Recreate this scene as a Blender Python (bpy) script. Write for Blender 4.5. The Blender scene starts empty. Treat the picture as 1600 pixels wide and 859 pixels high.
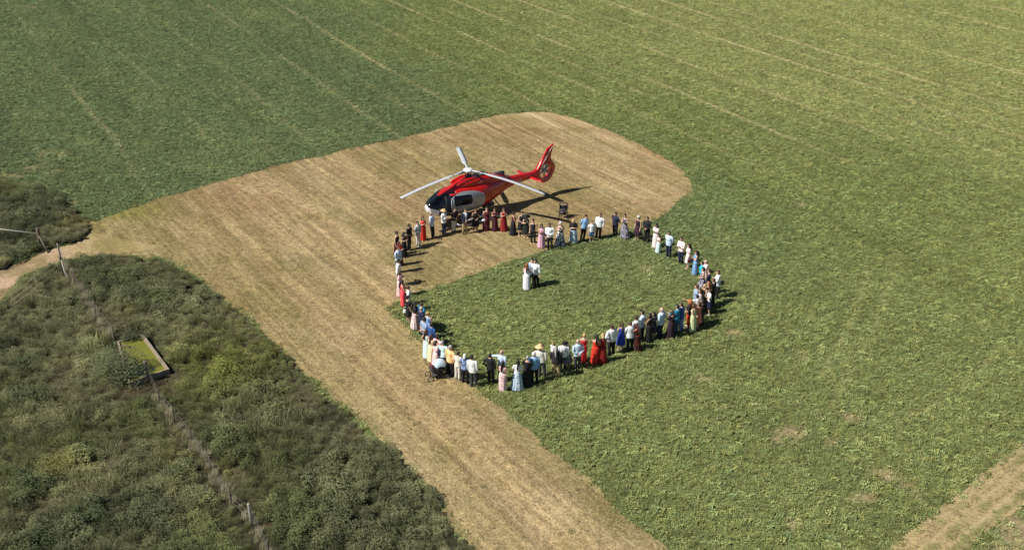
import bpy, bmesh, math, random
import numpy as np
from mathutils import Vector, Matrix

random.seed(7)
RNG = np.random.default_rng(11)
scene = bpy.context.scene
COL = scene.collection
R = math.radians

# ------------------------------------------------------------------ camera, sky, sun, exposure
CAM_H, CAM_PITCH, CAM_F = 28.63, R(26.10), 1700.0        # metres, downward tilt, focal length in px of a 1600 px frame
cam_data = bpy.data.cameras.new('camera')
cam = bpy.data.objects.new('camera', cam_data)
COL.objects.link(cam)
cam.location = (0, 0, CAM_H)
cam.rotation_euler = (math.pi / 2 - CAM_PITCH, 0, 0)
cam_data.sensor_fit = 'HORIZONTAL'
cam_data.sensor_width = 36.0
cam_data.lens = 36.0 * CAM_F / 1600.0
cam_data.clip_end = 5000
scene.camera = cam

SUN_EL, SHADOW_AZ = R(47.5), R(22)                       # shadows fall towards SHADOW_AZ (from +X)
world = bpy.data.worlds.new('World')
scene.world = world
world.use_nodes = True
wn = world.node_tree.nodes
bg = wn['Background']
sky = wn.new('ShaderNodeTexSky')
sky.sky_type = 'NISHITA'
sky.sun_disc = False
sky.sun_elevation = SUN_EL
sky.sun_rotation = math.atan2(-math.cos(SHADOW_AZ), -math.sin(SHADOW_AZ))
sky.altitude = 50
sky.air_density = 0.8
sky.dust_density = 0.4
world.node_tree.links.new(sky.outputs[0], bg.inputs[0])
bg.inputs[1].default_value = 0.05
sun_data = bpy.data.lights.new('sun', 'SUN')
sun_data.energy = 5.0
sun_data.angle = R(0.53)
sun_data.color = (1.0, 0.945, 0.86)
sun = bpy.data.objects.new('sun', sun_data)
COL.objects.link(sun)
sdir = Vector((math.cos(SHADOW_AZ) * math.cos(SUN_EL), math.sin(SHADOW_AZ) * math.cos(SUN_EL), -math.sin(SUN_EL)))
sun.rotation_euler = sdir.to_track_quat('-Z', 'Y').to_euler()
sun.location = (-60, -20, 80)
scene.view_settings.view_transform = 'Standard'
scene.view_settings.look = 'None'
scene.view_settings.exposure = 0.36
scene.view_settings.gamma = 1.0
scene.render.engine = 'CYCLES'

# ------------------------------------------------------------------ helpers
def G(px, py, z=0.0):
    """photo pixel -> point on the plane at height z"""
    u = (px - 800) / CAM_F
    v = (py - 429.5) / CAM_F
    dy = math.cos(CAM_PITCH) - v * math.sin(CAM_PITCH)
    dz = -math.sin(CAM_PITCH) - v * math.cos(CAM_PITCH)
    t = (z - CAM_H) / dz
    return Vector((u * t, dy * t, z))

def lin(h):
    h = h.lstrip('#')
    c = [int(h[i:i + 2], 16) / 255 for i in (0, 2, 4)]
    return tuple(x / 12.92 if x <= 0.04045 else ((x + 0.055) / 1.055) ** 2.4 for x in c)

def setp(o, label=None, cat=None, group=None, kind=None):
    if label: o['label'] = label
    if cat: o['category'] = cat
    if group: o['group'] = group
    if kind: o['kind'] = kind
    return o

def empty(name, loc=(0, 0, 0), rz=0.0):
    o = bpy.data.objects.new(name, None)
    o.empty_display_size = 0.2
    o.location = loc
    o.rotation_euler = (0, 0, rz)
    COL.objects.link(o)
    return o

def link(name, mesh, parent=None, mats=None):
    o = bpy.data.objects.new(name, mesh)
    COL.objects.link(o)
    if parent is not None: o.parent = parent
    if mats is not None:
        if not isinstance(mats, (list, tuple)): mats = [mats]
        while len(mesh.materials) < len(mats): mesh.materials.append(mats[len(mesh.materials)])
        for i, m in enumerate(mats):
            o.material_slots[i].link = 'OBJECT'
            o.material_slots[i].material = m
    return o

class MB:
    def __init__(self): self.v = []; self.f = []; self.m = []; self.mi = 0
    def add(self, vs, fs):
        b = len(self.v)
        self.v += [tuple(map(float, p)) for p in vs]
        for f in fs: self.f.append(tuple(i + b for i in f)); self.m.append(self.mi)
    def box(self, c, s, rot=None):
        x, y, z = s[0] / 2, s[1] / 2, s[2] / 2
        vs = [Vector((a * x, b * y, d * z)) for a in (-1, 1) for b in (-1, 1) for d in (-1, 1)]
        if rot is not None: vs = [rot @ p for p in vs]
        vs = [p + Vector(c) for p in vs]
        self.add(vs, [(0, 1, 3, 2), (4, 6, 7, 5), (0, 4, 5, 1), (2, 3, 7, 6), (0, 2, 6, 4), (1, 5, 7, 3)])
    def loft(self, rings, cap0=True, cap1=True, closed=True):
        n = len(rings[0]); vs = [p for r in rings for p in r]; fs = []
        for i in range(len(rings) - 1):
            for j in range(n if closed else n - 1):
                k = (j + 1) % n
                fs.append((i * n + j, i * n + k, (i + 1) * n + k, (i + 1) * n + j))
        if cap0: fs.append(tuple(range(n - 1, -1, -1)))
        if cap1: fs.append(tuple(range((len(rings) - 1) * n, len(rings) * n)))
        self.add(vs, fs)
    def tube(self, pts, radii, n=8, flat=1.0):
        pts = [Vector(p) for p in pts]
        if not isinstance(radii, (list, tuple)): radii = [radii] * len(pts)
        rings = []; prev = None
        for i, p in enumerate(pts):
            a = pts[max(0, i - 1)]; b = pts[min(len(pts) - 1, i + 1)]
            t = (b - a).normalized()
            if prev is None:
                up = Vector((0, 0, 1)) if abs(t.z) < 0.9 else Vector((1, 0, 0))
                s = t.cross(up).normalized()
            else:
                s = (prev - t * prev.dot(t)).normalized()
            prev = s; q = t.cross(s)
            rings.append([p + (s * math.cos(k * 2 * math.pi / n) + q * math.sin(k * 2 * math.pi / n) * flat) * radii[i] for k in range(n)])
        self.loft(rings)
    def ball(self, c, r, nu=12, nv=8, keep=None):
        if not isinstance(r, (tuple, list)): r = (r, r, r)
        vs = [(c[0], c[1], c[2] + r[2])]
        for i in range(1, nv):
            ph = math.pi * i / nv
            for j in range(nu):
                th = 2 * math.pi * j / nu
                vs.append((c[0] + r[0] * math.sin(ph) * math.cos(th), c[1] + r[1] * math.sin(ph) * math.sin(th), c[2] + r[2] * math.cos(ph)))
        vs.append((c[0], c[1], c[2] - r[2]))
        fs = []
        for j in range(nu): fs.append((0, 1 + j, 1 + (j + 1) % nu))
        for i in range(nv - 2):
            for j in range(nu):
                a = 1 + i * nu; b = a + nu; k = (j + 1) % nu
                fs.append((a + j, b + j, b + k, a + k))
        e = len(vs) - 1; a = 1 + (nv - 2) * nu
        for j in range(nu): fs.append((e, a + (j + 1) % nu, a + j))
        if keep:
            out = []
            for f in fs:
                m = [sum(vs[i][k] for i in f) / len(f) - c[k] for k in range(3)]
                if keep(*m): out.append(f)
            fs = out
        self.add(vs, fs)
    def mesh(self, name, smooth=True):
        me = bpy.data.meshes.new(name)
        me.from_pydata(self.v, [], self.f)
        me.polygons.foreach_set('material_index', self.m)
        if smooth: me.polygons.foreach_set('use_smooth', [True] * len(self.f))
        me.update()
        return me
    def build(self, name, mat, parent=None, smooth=True):
        return link(name, self.mesh(name, smooth), parent, mat)

# ---- 2D value noise
TAB = RNG.random((16, 256, 256))
def vnoise(x, y, seed=0):
    x = np.asarray(x, float); y = np.asarray(y, float)
    xi = np.floor(x).astype(int); yi = np.floor(y).astype(int)
    fx = x - xi; fy = y - yi
    fx = fx * fx * (3 - 2 * fx); fy = fy * fy * (3 - 2 * fy)
    T = TAB[seed % 16]
    a = T[xi % 256, yi % 256]; b = T[(xi + 1) % 256, yi % 256]
    c = T[xi % 256, (yi + 1) % 256]; d = T[(xi + 1) % 256, (yi + 1) % 256]
    return (a * (1 - fx) + b * fx) * (1 - fy) + (c * (1 - fx) + d * fx) * fy
def fbm(x, y, scale, octv=3, seed=0):
    s = 0; a = 1.0; t = 0
    for o in range(octv):
        s = s + a * vnoise(np.asarray(x) / scale + 17.3 * o + 50, np.asarray(y) / scale + 9.1 * o + 50, seed + o); t += a
        a *= 0.5; scale *= 0.5
    return s / t
def sstep(a, b, x):
    t = np.clip((x - a) / (b - a), 0, 1)
    return t * t * (3 - 2 * t)
def inpoly(x, y, poly):
    ins = np.zeros(np.shape(x), bool); n = len(poly)
    for i in range(n):
        x0, y0 = poly[i][:2]; x1, y1 = poly[(i + 1) % n][:2]
        if y0 == y1: continue
        c = ((y0 > y) != (y1 > y)) & (x < (x1 - x0) * (y - y0) / (y1 - y0) + x0)
        ins ^= c
    return ins
def mixc(a, b, t): return a + (np.asarray(b) - a) * np.asarray(t)[..., None]

# ------------------------------------------------------------------ materials
def new_mat(name):
    m = bpy.data.materials.new(name); m.use_nodes = True
    nt = m.node_tree
    return m, nt, nt.nodes['Principled BSDF'], nt.nodes, nt.links
def inp(node, name, val): node.inputs[name].default_value = val

def plain(name, col, rough=0.6, metal=0.0, coat=0.0, bump=0.0, bscale=40, vary=0.0):
    m, nt, b, N, L = new_mat(name)
    inp(b, 'Base Color', (*col, 1)); inp(b, 'Roughness', rough); inp(b, 'Metallic', metal)
    if coat: inp(b, 'Coat Weight', coat); inp(b, 'Coat Roughness', 0.06)
    if bump or vary:
        tc = N.new('ShaderNodeTexCoord'); nz = N.new('ShaderNodeTexNoise'); nz.inputs['Scale'].default_value = bscale
        nz.inputs['Detail'].default_value = 4
        L.new(tc.outputs['Object'], nz.inputs['Vector'])
        if bump:
            bp = N.new('ShaderNodeBump'); bp.inputs['Strength'].default_value = bump; bp.inputs['Distance'].default_value = 0.02
            L.new(nz.outputs['Fac'], bp.inputs['Height']); L.new(bp.outputs[0], b.inputs['Normal'])
        if vary:
            mp = N.new('ShaderNodeMapRange'); mp.inputs['To Min'].default_value = 1 - vary; mp.inputs['To Max'].default_value = 1 + vary
            mx = N.new('ShaderNodeMix'); mx.data_type = 'RGBA'; mx.blend_type = 'MULTIPLY'; mx.inputs[0].default_value = 1
            mx.inputs[6].default_value = (*col, 1)
            L.new(nz.outputs['Fac'], mp.inputs[0]); L.new(mp.outputs[0], mx.inputs[7]); L.new(mx.outputs[2], b.inputs['Base Color'])
    return m

def pattern(name, c1, c2, scale=14, thr=0.5, c3=None):
    m, nt, b, N, L = new_mat(name)
    inp(b, 'Roughness', 0.8)
    tc = N.new('ShaderNodeTexCoord'); nz = N.new('ShaderNodeTexNoise'); nz.inputs['Scale'].default_value = scale
    nz.inputs['Detail'].default_value = 1.5; nz.inputs['Distortion'].default_value = 1.2
    rp = N.new('ShaderNodeValToRGB'); rp.color_ramp.interpolation = 'CONSTANT'
    rp.color_ramp.elements[0].color = (*c1, 1); rp.color_ramp.elements[1].color = (*c2, 1); rp.color_ramp.elements[1].position = thr
    if c3:
        e = rp.color_ramp.elements.new(thr + 0.1); e.color = (*c3, 1)
    L.new(tc.outputs['Object'], nz.inputs['Vector']); L.new(nz.outputs['Fac'], rp.inputs[0]); L.new(rp.outputs[0], b.inputs['Base Color'])
    return m

def attr_ground(name, nscale=6.0, amp=0.35, bump=0.5, bdist=0.06, stretch=None, rows=None):
    """colour from the 'col' attribute, broken up by fine grain"""
    m, nt, b, N, L = new_mat(name)
    inp(b, 'Roughness', 0.95); inp(b, 'Specular IOR Level', 0.1)
    at = N.new('ShaderNodeAttribute'); at.attribute_name = 'col'
    tc = N.new('ShaderNodeTexCoord'); mp = N.new('ShaderNodeMapping')
    if stretch:
        mp.inputs['Rotation'].default_value = (0, 0, stretch[0]); mp.inputs['Scale'].default_value = stretch[1]
    nz = N.new('ShaderNodeTexNoise'); nz.inputs['Scale'].default_value = nscale; nz.inputs['Detail'].default_value = 5; nz.inputs['Roughness'].default_value = 0.7
    L.new(tc.outputs['Object'], mp.inputs[0]); L.new(mp.outputs[0], nz.inputs['Vector'])
    mr = N.new('ShaderNodeMapRange'); mr.inputs['From Min'].default_value = 0.25; mr.inputs['From Max'].default_value = 0.75
    mr.inputs['To Min'].default_value = 1 - amp; mr.inputs['To Max'].default_value = 1 + amp
    L.new(nz.outputs['Fac'], mr.inputs[0])
    mx = N.new('ShaderNodeMix'); mx.data_type = 'RGBA'; mx.blend_type = 'MULTIPLY'; mx.inputs[0].default_value = 1
    L.new(at.outputs['Color'], mx.inputs[6]); L.new(mr.outputs[0], mx.inputs[7]); L.new(mx.outputs[2], b.inputs['Base Color'])
    if rows:                                             # fine lines left by the mower: (angle, lines per metre, strength)
        m2 = N.new('ShaderNodeMapping'); m2.inputs['Rotation'].default_value = (0, 0, -rows[0]); m3 = N.new('ShaderNodeMapping'); m3.inputs['Scale'].default_value = (.07, 1, 1)
        n2 = N.new('ShaderNodeTexNoise'); n2.inputs['Scale'].default_value = rows[1]; n2.inputs['Detail'].default_value = 3; n2.inputs['Distortion'].default_value = .3
        r2 = N.new('ShaderNodeMapRange'); r2.inputs['From Min'].default_value = .3; r2.inputs['From Max'].default_value = .7; r2.inputs['To Min'].default_value = 1 - rows[2]; r2.inputs['To Max'].default_value = 1 + rows[2]
        L.new(tc.outputs['Object'], m2.inputs[0]); L.new(m2.outputs[0], m3.inputs[0]); L.new(m3.outputs[0], n2.inputs['Vector']); L.new(n2.outputs['Fac'], r2.inputs[0])
        x2 = N.new('ShaderNodeMix'); x2.data_type = 'RGBA'; x2.blend_type = 'MULTIPLY'; x2.inputs[0].default_value = 1
        L.new(mx.outputs[2], x2.inputs[6]); L.new(r2.outputs[0], x2.inputs[7]); L.new(x2.outputs[2], b.inputs['Base Color'])
    bp = N.new('ShaderNodeBump'); bp.inputs['Strength'].default_value = bump; bp.inputs['Distance'].default_value = bdist
    L.new(nz.outputs['Fac'], bp.inputs['Height']); L.new(bp.outputs[0], b.inputs['Normal'])
    return m

def leaf_mat(name, rough=0.55, trans=0.25):
    """foliage: colour per scattered plant, a little light through the leaf"""
    m, nt, b, N, L = new_mat(name)
    at = N.new('ShaderNodeAttribute'); at.attribute_type = 'INSTANCER'; at.attribute_name = 'col'
    inp(b, 'Roughness', rough); inp(b, 'Specular IOR Level', 0.25)
    L.new(at.outputs['Color'], b.inputs['Base Color'])
    tr = N.new('ShaderNodeBsdfTranslucent'); L.new(at.outputs['Color'], tr.inputs[0])
    ms = N.new('ShaderNodeMixShader'); ms.inputs[0].default_value = trans
    L.new(b.outputs[0], ms.inputs[1]); L.new(tr.outputs[0], ms.inputs[2])
    L.new(ms.outputs[0], N['Material Output'].inputs[0])
    return m

def foliage_mat(name, c1, c2):
    m, nt, b, N, L = new_mat(name)
    inp(b, 'Roughness', 0.6); inp(b, 'Specular IOR Level', 0.2)
    tc = N.new('ShaderNodeTexCoord'); nz = N.new('ShaderNodeTexNoise'); nz.inputs['Scale'].default_value = 2.5; nz.inputs['Detail'].default_value = 6
    rp = N.new('ShaderNodeValToRGB'); rp.color_ramp.elements[0].color = (*c1, 1); rp.color_ramp.elements[1].color = (*c2, 1)
    rp.color_ramp.elements[0].position = 0.35; rp.color_ramp.elements[1].position = 0.65
    L.new(tc.outputs['Object'], nz.inputs['Vector']); L.new(nz.outputs['Fac'], rp.inputs[0]); L.new(rp.outputs[0], b.inputs['Base Color'])
    return m

# ------------------------------------------------------------------ layout of the land (outlines measured on the ground)
ROW = R(-60)                                             # drilling direction of the crop
def across(x, y): return x * math.cos(ROW + math.pi / 2) + y * math.sin(ROW + math.pi / 2)
def along(x, y): return x * math.cos(ROW) + y * math.sin(ROW)
def poly(pts): return [tuple(G(*p)[:2]) for p in pts]
MOWN = poly([(1130, 930), (1045, 859), (960, 790), (870, 708), (780, 633), (735, 600), (695, 570), (662, 545), (640, 512), (606, 483),
             (625, 470), (660, 456), (700, 445), (780, 415), (850, 391), (935, 370), (1000, 352), (1045, 333), (1074, 304), (1082, 288),
             (1070, 268), (1035, 243), (955, 205), (890, 183), (850, 176), (800, 177), (740, 189), (600, 222), (450, 255), (310, 292),
             (230, 318), (165, 340), (145, 360), (180, 372), (205, 385), (222, 398), (250, 403), (290, 420), (330, 450), (400, 510), (480, 590), (560, 655), (640, 735),
             (740, 859), (810, 940)])
TRACK = poly([(255, 380), (220, 376), (180, 368), (130, 378), (60, 394), (0, 424), (-120, 470), (-120, 510), (0, 468), (40, 434), (100, 405), (160, 396), (215, 390)])
SCRUB = poly([(200, 402), (250, 408), (290, 425), (330, 455), (400, 513), (480, 593), (560, 660), (640, 738), (740, 862), (830, 970), (-300, 970),
              (-300, 520), (0, 476), (40, 440), (100, 411), (160, 404)])
SCRUB_FAR = poly([(-200, 255), (0, 285), (60, 300), (120, 332), (136, 357), (126, 376), (60, 392), (0, 420), (-200, 480)])
HARVEST = poly([(1300, 925), (1385, 859), (1600, 692), (1720, 600), (1830, 640), (1700, 725), (1600, 785), (1510, 859), (1440, 915)])
GAP = poly([(105, 350), (150, 346), (260, 372), (240, 402), (120, 400)])
TANK = poly([(186, 542), (223, 531), (263, 585), (204, 606)])

def warp(x, y, amp=0.35, seed=3):
    return x + (fbm(x, y, 1.6, 3, seed) - 0.5) * 2 * amp, y + (fbm(x, y, 1.6, 3, seed + 4) - 0.5) * 2 * amp
STREAKS = [(8.0, .35, .12), (13.8, .6, .14), (17.4, .3, .1), (20.5, .45, .12), (24.2, .35, .1), (27.5, .55, .14), (30.8, .35, .1), (34.3, .6, .15), (38.0, .35, .12), (41.8, .95, .18), (45.1, .4, .12), (48.2, .7, .16), (51.5, .45, .14), (54.6, .8, .18), (58.0, .5, .15),
           (61.3, .85, .18), (64.8, .5, .16), (68.2, .95, .2), (72.6, .6, .17), (77.4, 1.15, .22), (80.5, .5, .18), (83.5, .95, .22), (88., .7, .2), (93.5, .85, .24), (97., .5, .2), (101., .8, .24), (108., .8, .26), (116., .7, .28)]
def streak(x, y):
    wob = (fbm(x, y, 14, 2, 5) - 0.5) * 0.9
    c = across(x, y) + wob; s = along(x, y); t = np.zeros(np.shape(x))
    for i, (k, a, w) in enumerate(STREAKS):
        g = np.exp(-((c - k) / (w * 1.0)) ** 2)
        brk = sstep(0.40, 0.62, fbm(s + 31.7 * i, np.full(np.shape(x), i * 3.3), 7, 3, 8))
        t = np.maximum(t, a * g * (0.55 + .70 * brk))
    t = t * (.72 + .28 * sstep(45, 62, c)) * sstep(70, 82, y - 0.1 * x)             # the near part of the field shows no open drill rows
    return np.clip(t, 0, 1)
SPOTS = [(*G(px, py)[:2], rx, ry) for px, py, rx, ry in ((1232, 636, 1.3, .7), (1392, 742, 1.0, .7), (1412, 752, .9, .8), (1320, 655, .9, .6), (1355, 778, .6, .3), (1222, 676, 1.2, .5), (1205, 690, .7, .4), (1300, 690, .5, .3),
         (1255, 560, .8, .4), (1150, 520, .6, .3), (1395, 650, .4, .3), (1560, 590, .6, .3), (1100, 590, .6, .3), (1230, 820, .5, .3), (1590, 845, 1.6, 1.3), (1560, 858, .9, .6),
         (20, 232, .9, .4), (40, 262, 2.2, .35), (85, 268, 1.6, .4), (15, 275, 1.2, .35), (75, 300, 1.1, .35), (110, 318, 1.3, .3), (135, 325, .8, .3), (70, 240, 1.4, .25), (135, 265, .6, .3), (255, 335, .5, .3), (60, 12, 1.2, .5), (1140, 372, .8, .4), (1010, 420, .5, .3), (700, 500, .5, .3), (1290, 290, .8, .3), (1250, 320, .8, .3))]
WHEELS = [[G(1402, 392), G(1392, 440), G(1366, 510), G(1322, 590), G(1300, 640)], [G(1362, 400), G(1350, 450), G(1325, 515), G(1284, 590)], [G(1600, 500), G(1520, 590), G(1450, 640), G(1400, 660)], [G(1120, 410), G(1180, 445), G(1215, 480)]]
def dist_line(x, y, pts):
    d = np.full(np.shape(x), 1e9)
    for a, b in zip(pts[:-1], pts[1:]):
        ab = (b - a); L2 = ab.x ** 2 + ab.y ** 2
        t = np.clip(((x - a.x) * ab.x + (y - a.y) * ab.y) / L2, 0, 1)
        d = np.minimum(d, np.hypot(x - a.x - t * ab.x, y - a.y - t * ab.y))
    return d
def bare(x, y):
    """thin places in the crop, trodden or dried out"""
    t = np.zeros(np.shape(x)); n = fbm(x, y, .9, 3, 9)
    for sx, sy, rx, ry in SPOTS: t = np.maximum(t, np.exp(-((x - sx) / rx) ** 2 - ((y - sy) / (ry * 1.6)) ** 2))
    return np.clip(sstep(.42, .86, t * .70 + (n - .5) * 1.5), 0, 1)
def wheel(x, y):
    t = np.zeros(np.shape(x))
    for w in WHEELS: t = np.maximum(t, np.exp(-(dist_line(x, y, w) / .14) ** 2))
    return t * sstep(.25, .5, fbm(x, y, 3, 3, 4))
C_BLUE = np.array([0.152, 0.196, 0.082]); C_MID = np.array([0.208, 0.245, 0.082]); C_YEL = np.array([0.288, 0.312, 0.114])
C_DRY = np.array([0.46, 0.40, 0.21]); C_SOIL = np.array([0.40, 0.29, 0.18])
def crop_colour(x, y):
    c = across(x, y)
    t = sstep(30, 86, c + (fbm(x, y, 16, 3, 1) - 0.5) * 24)
    col = mixc(np.broadcast_to(C_BLUE, np.shape(x) + (3,)), C_MID, sstep(0, .5, t)); col = mixc(col, C_YEL, sstep(.42, 1.0, t))
    # the near field round the guests is leafier again
    nearf = sstep(74, 50, y)
    col = mixc(col, np.array([.238, .266, .090]), 0.7 * nearf)
    # broad bands along the drill rows
    bnd = fbm(across(x, y) * 1.0, along(x, y) * 0.12, 3.2, 3, 6)
    col = col * (0.86 + 0.28 * bnd)[..., None]
    col = mixc(col, C_YEL * 1.1, 0.16 * sstep(0.55, 0.75, fbm(across(x, y), along(x, y) * .35, 2.0, 3, 12)))
    col = mixc(col, C_YEL * 1.4, .42 * wheel(x, y))
    col = mixc(col, C_DRY, 0.75 * streak(x, y)); col = mixc(col, C_DRY, 0.4 * bare(x, y))
    return col

def set_col(me, col, name='col'):
    a = me.attributes.new(name, 'FLOAT_COLOR', 'POINT')
    c = np.ones((len(col), 4)); c[:, :3] = col
    a.data.foreach_set('color', c.ravel())

def grid_mesh(name, x0, x1, y0, y1, res, zfun, colfun, keep=None):
    xs = np.arange(x0, x1 + res, res); ys = np.arange(y0, y1 + res, res)
    X, Y = np.meshgrid(xs, ys, indexing='ij'); nx, ny = X.shape
    idx = np.arange(nx * ny).reshape(nx, ny)
    q = np.stack([idx[:-1, :-1], idx[1:, :-1], idx[1:, 1:], idx[:-1, 1:]], -1).reshape(-1, 4)
    if keep is not None:
        cx = (X[:-1, :-1] + res / 2).ravel(); cy = (Y[:-1, :-1] + res / 2).ravel()
        q = q[keep(cx, cy)]
    used = np.unique(q); remap = np.full(nx * ny, -1); remap[used] = np.arange(len(used)); q = remap[q]
    x = X.ravel()[used]; y = Y.ravel()[used]
    co = np.stack([x, y, zfun(x, y)], 1)
    me = bpy.data.meshes.new(name)
    me.vertices.add(len(co)); me.vertices.foreach_set('co', co.ravel())
    me.loops.add(q.size); me.loops.foreach_set('vertex_index', q.ravel().astype(np.int32))
    me.polygons.add(len(q)); me.polygons.foreach_set('loop_start', np.arange(0, q.size, 4, dtype=np.int32))
    me.update(calc_edges=True)
    me.polygons.foreach_set('use_smooth', [True] * len(q))
    set_col(me, colfun(x, y))
    return me

# ------------------------------------------------------------------ ground
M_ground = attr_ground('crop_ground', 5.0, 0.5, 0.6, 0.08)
def ground_col(x, y):
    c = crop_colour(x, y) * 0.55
    c = mixc(c, C_DRY * 0.9, np.clip(1.1 * streak(x, y), 0, 1))
    c = np.where(inpoly(x, y, GAP)[..., None], mown_col(x, y), c)
    c = mixc(c, C_DRY * .9, .4 * wheel(x, y))
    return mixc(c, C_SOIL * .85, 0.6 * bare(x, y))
C_TAN = np.array([0.374, 0.282, 0.146]); C_TAN2 = np.array([0.435, 0.345, 0.20]); C_BRN = np.array([0.265, 0.186, 0.092]); C_OLV = np.array([0.200, 0.165, 0.058])
MDIR = R(-56.5); LINE_C = across(*G(790, 210)[:2])
def mown_col(x, y):
    c = x * -math.sin(MDIR) + y * math.cos(MDIR); s = x * math.cos(MDIR) + y * math.sin(MDIR)
    n = fbm(c, s * 0.05, 0.9, 4, 2)                       # swaths left by the mower
    n2 = fbm(c, s * 0.10, 3.2, 3, 4)
    col = mixc(np.broadcast_to(C_TAN, np.shape(x) + (3,)), C_TAN2, .45 * sstep(.5, .75, n)); col = mixc(col, C_BRN, .40 * sstep(.5, .25, n))
    col = mixc(col, C_OLV, .45 * sstep(.5, .72, n2)); col = mixc(col, C_OLV, .55 * sstep(.56, .72, fbm(x, y, 4.5, 3, 7)))
    far = sstep(60, 72, y); col = mixc(col, C_BRN * np.array([1.12, 1.08, 1.1]), .55 * far * sstep(.3, .6, fbm(x, y, 6, 3, 10)))
    edge_p = sstep(.5, .68, fbm(c * 1.0, s * .3, 1.1, 3, 15)) * sstep(.5, .62, fbm(x, y, 5, 2, 1)); col = mixc(col, np.array([.46, .36, .21]), .35 * edge_p)
    fine = fbm(c, s * 0.02, 0.30, 2, 11); col = col * (0.88 + 0.24 * sstep(.2, .8, fine))[..., None]
    band = sstep(.55, .7, fbm(c, s * .03, 1.6, 2, 13)); col = mixc(col, np.array([.215, .185, .075]), .28 * band)
    ln = np.exp(-((across(x, y) - LINE_C) / .09) ** 2) * sstep(74, 79, y); col = mixc(col, np.array([.12, .095, .045]), .8 * ln)
    # greener corner by the track
    g = np.exp(-(((x + 28.5) / 4.0) ** 2 + ((y - 68.5) / 2.0) ** 2)); col = mixc(col, np.array([0.20, 0.20, 0.045]), np.clip(g * .95, 0, 1))
    return col
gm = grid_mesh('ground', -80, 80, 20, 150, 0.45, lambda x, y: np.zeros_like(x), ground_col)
bm = bmesh.new(); bm.from_mesh(gm)
lay = bm.verts.layers.float_color['col']
o4 = [bm.verts.new(p) for p in ((-2500, -2500, 0), (2500, -2500, 0), (2500, 2500, 0), (-2500, 2500, 0))]
for v in o4: v[lay] = (0.09, 0.11, 0.04, 1)
bm.verts.ensure_lookup_table()
xmin = min(v.co.x for v in gm.vertices); xmax = max(v.co.x for v in gm.vertices); ymin = min(v.co.y for v in gm.vertices); ymax = max(v.co.y for v in gm.vertices)
def corner(a, b): return min((v for v in bm.verts if v not in o4), key=lambda v: (v.co.x - a) ** 2 + (v.co.y - b) ** 2)
in4 = [corner(xmin, ymin), corner(xmax, ymin), corner(xmax, ymax), corner(xmin, ymax)]
for i in range(4):
    j = (i + 1) % 4
    bm.faces.new((o4[i], o4[j], in4[j], in4[i]))
bm.to_mesh(gm); bm.free()
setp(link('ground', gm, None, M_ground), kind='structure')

rel = lambda amp, sc, z0: (lambda x, y: z0 + amp * fbm(x, y, sc, 2, 3))
def in_mown(x, y):
    a, b = warp(x, y, .34, 3); return inpoly(a, b, MOWN)
def in_track(x, y):
    a, b = warp(x, y, .8, 5); return inpoly(a, b, TRACK)
def in_scrub(x, y):
    a, b = warp(x, y, .45, 7); return inpoly(a, b, SCRUB)
def in_scrub_far(x, y):
    a, b = warp(x, y, .6, 2); return inpoly(a, b, SCRUB_FAR)
def in_harv(x, y):
    a, b = warp(x, y, .12, 6); return inpoly(a, b, HARVEST)
def bounds(p): return min(q[0] for q in p) - 1, max(q[0] for q in p) + 1, min(q[1] for q in p) - 1, max(q[1] for q in p) + 1
M_mown = attr_ground('mown_stubble', 8.0, 0.62, 0.9, 0.06, None, (MDIR, 3.4, .25))
setp(link('mown_strip', grid_mesh('mown_strip', *bounds(MOWN), 0.125, rel(.03, .35, .006), mown_col, in_mown), None, M_mown), kind='structure')
def track_col(x, y):
    n = fbm(x, y, 1.3, 4, 4)
    col = mixc(np.broadcast_to(np.array([0.40, 0.29, 0.19]), np.shape(x) + (3,)), np.array([0.20, 0.15, 0.08]), sstep(.45, .7, n))
    col = mixc(col, np.array([0.16, 0.16, 0.05]), .8 * sstep(.5, .68, fbm(x, y, 2.2, 3, 9)))
    return mixc(col, mown_col(x, y), sstep(-30.5, -26, x + (fbm(x, y, 2, 3, 2) - .5) * 5))
setp(link('farm_track', grid_mesh('farm_track', *bounds(TRACK), 0.2, rel(.03, .35, .011), track_col, in_track), None, attr_ground('track_dirt', 5, .4, .7, .06)), kind='structure')
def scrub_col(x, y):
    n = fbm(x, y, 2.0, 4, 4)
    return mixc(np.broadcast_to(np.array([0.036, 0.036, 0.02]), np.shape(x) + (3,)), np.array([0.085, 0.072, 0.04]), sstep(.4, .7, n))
def hump(x, y): return 0.01 + 0.30 * fbm(x, y, 3.5, 3, 5) * 1.0
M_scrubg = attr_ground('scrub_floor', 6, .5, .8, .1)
def scrub_keep(x, y): return in_scrub(x, y) & ~inpoly(x, y, [(TANK[i][0], TANK[i][1]) for i in range(4)])
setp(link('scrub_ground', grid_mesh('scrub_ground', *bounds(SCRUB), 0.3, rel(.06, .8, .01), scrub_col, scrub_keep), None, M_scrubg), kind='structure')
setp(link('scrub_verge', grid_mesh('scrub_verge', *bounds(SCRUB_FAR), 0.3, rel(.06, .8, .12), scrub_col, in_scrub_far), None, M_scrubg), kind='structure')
HDIR = R(40.4)
def harv_col(x, y):
    c = x * -math.sin(HDIR) + y * math.cos(HDIR); s = x * math.cos(HDIR) + y * math.sin(HDIR)
    n = fbm(c, s * 0.06, 0.6, 3, 3); row = 0.5 + 0.5 * np.sin(c * 2 * math.pi / 0.62)
    col = mixc(np.broadcast_to(np.array([0.37, 0.29, 0.15]), np.shape(x) + (3,)), np.array([0.20, 0.20, 0.075]), .9 * row * sstep(.35, .55, fbm(x, y, 1.2, 3, 8)))
    return mixc(col, np.array([0.42, 0.32, 0.19]), sstep(.55, .75, n))
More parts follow.
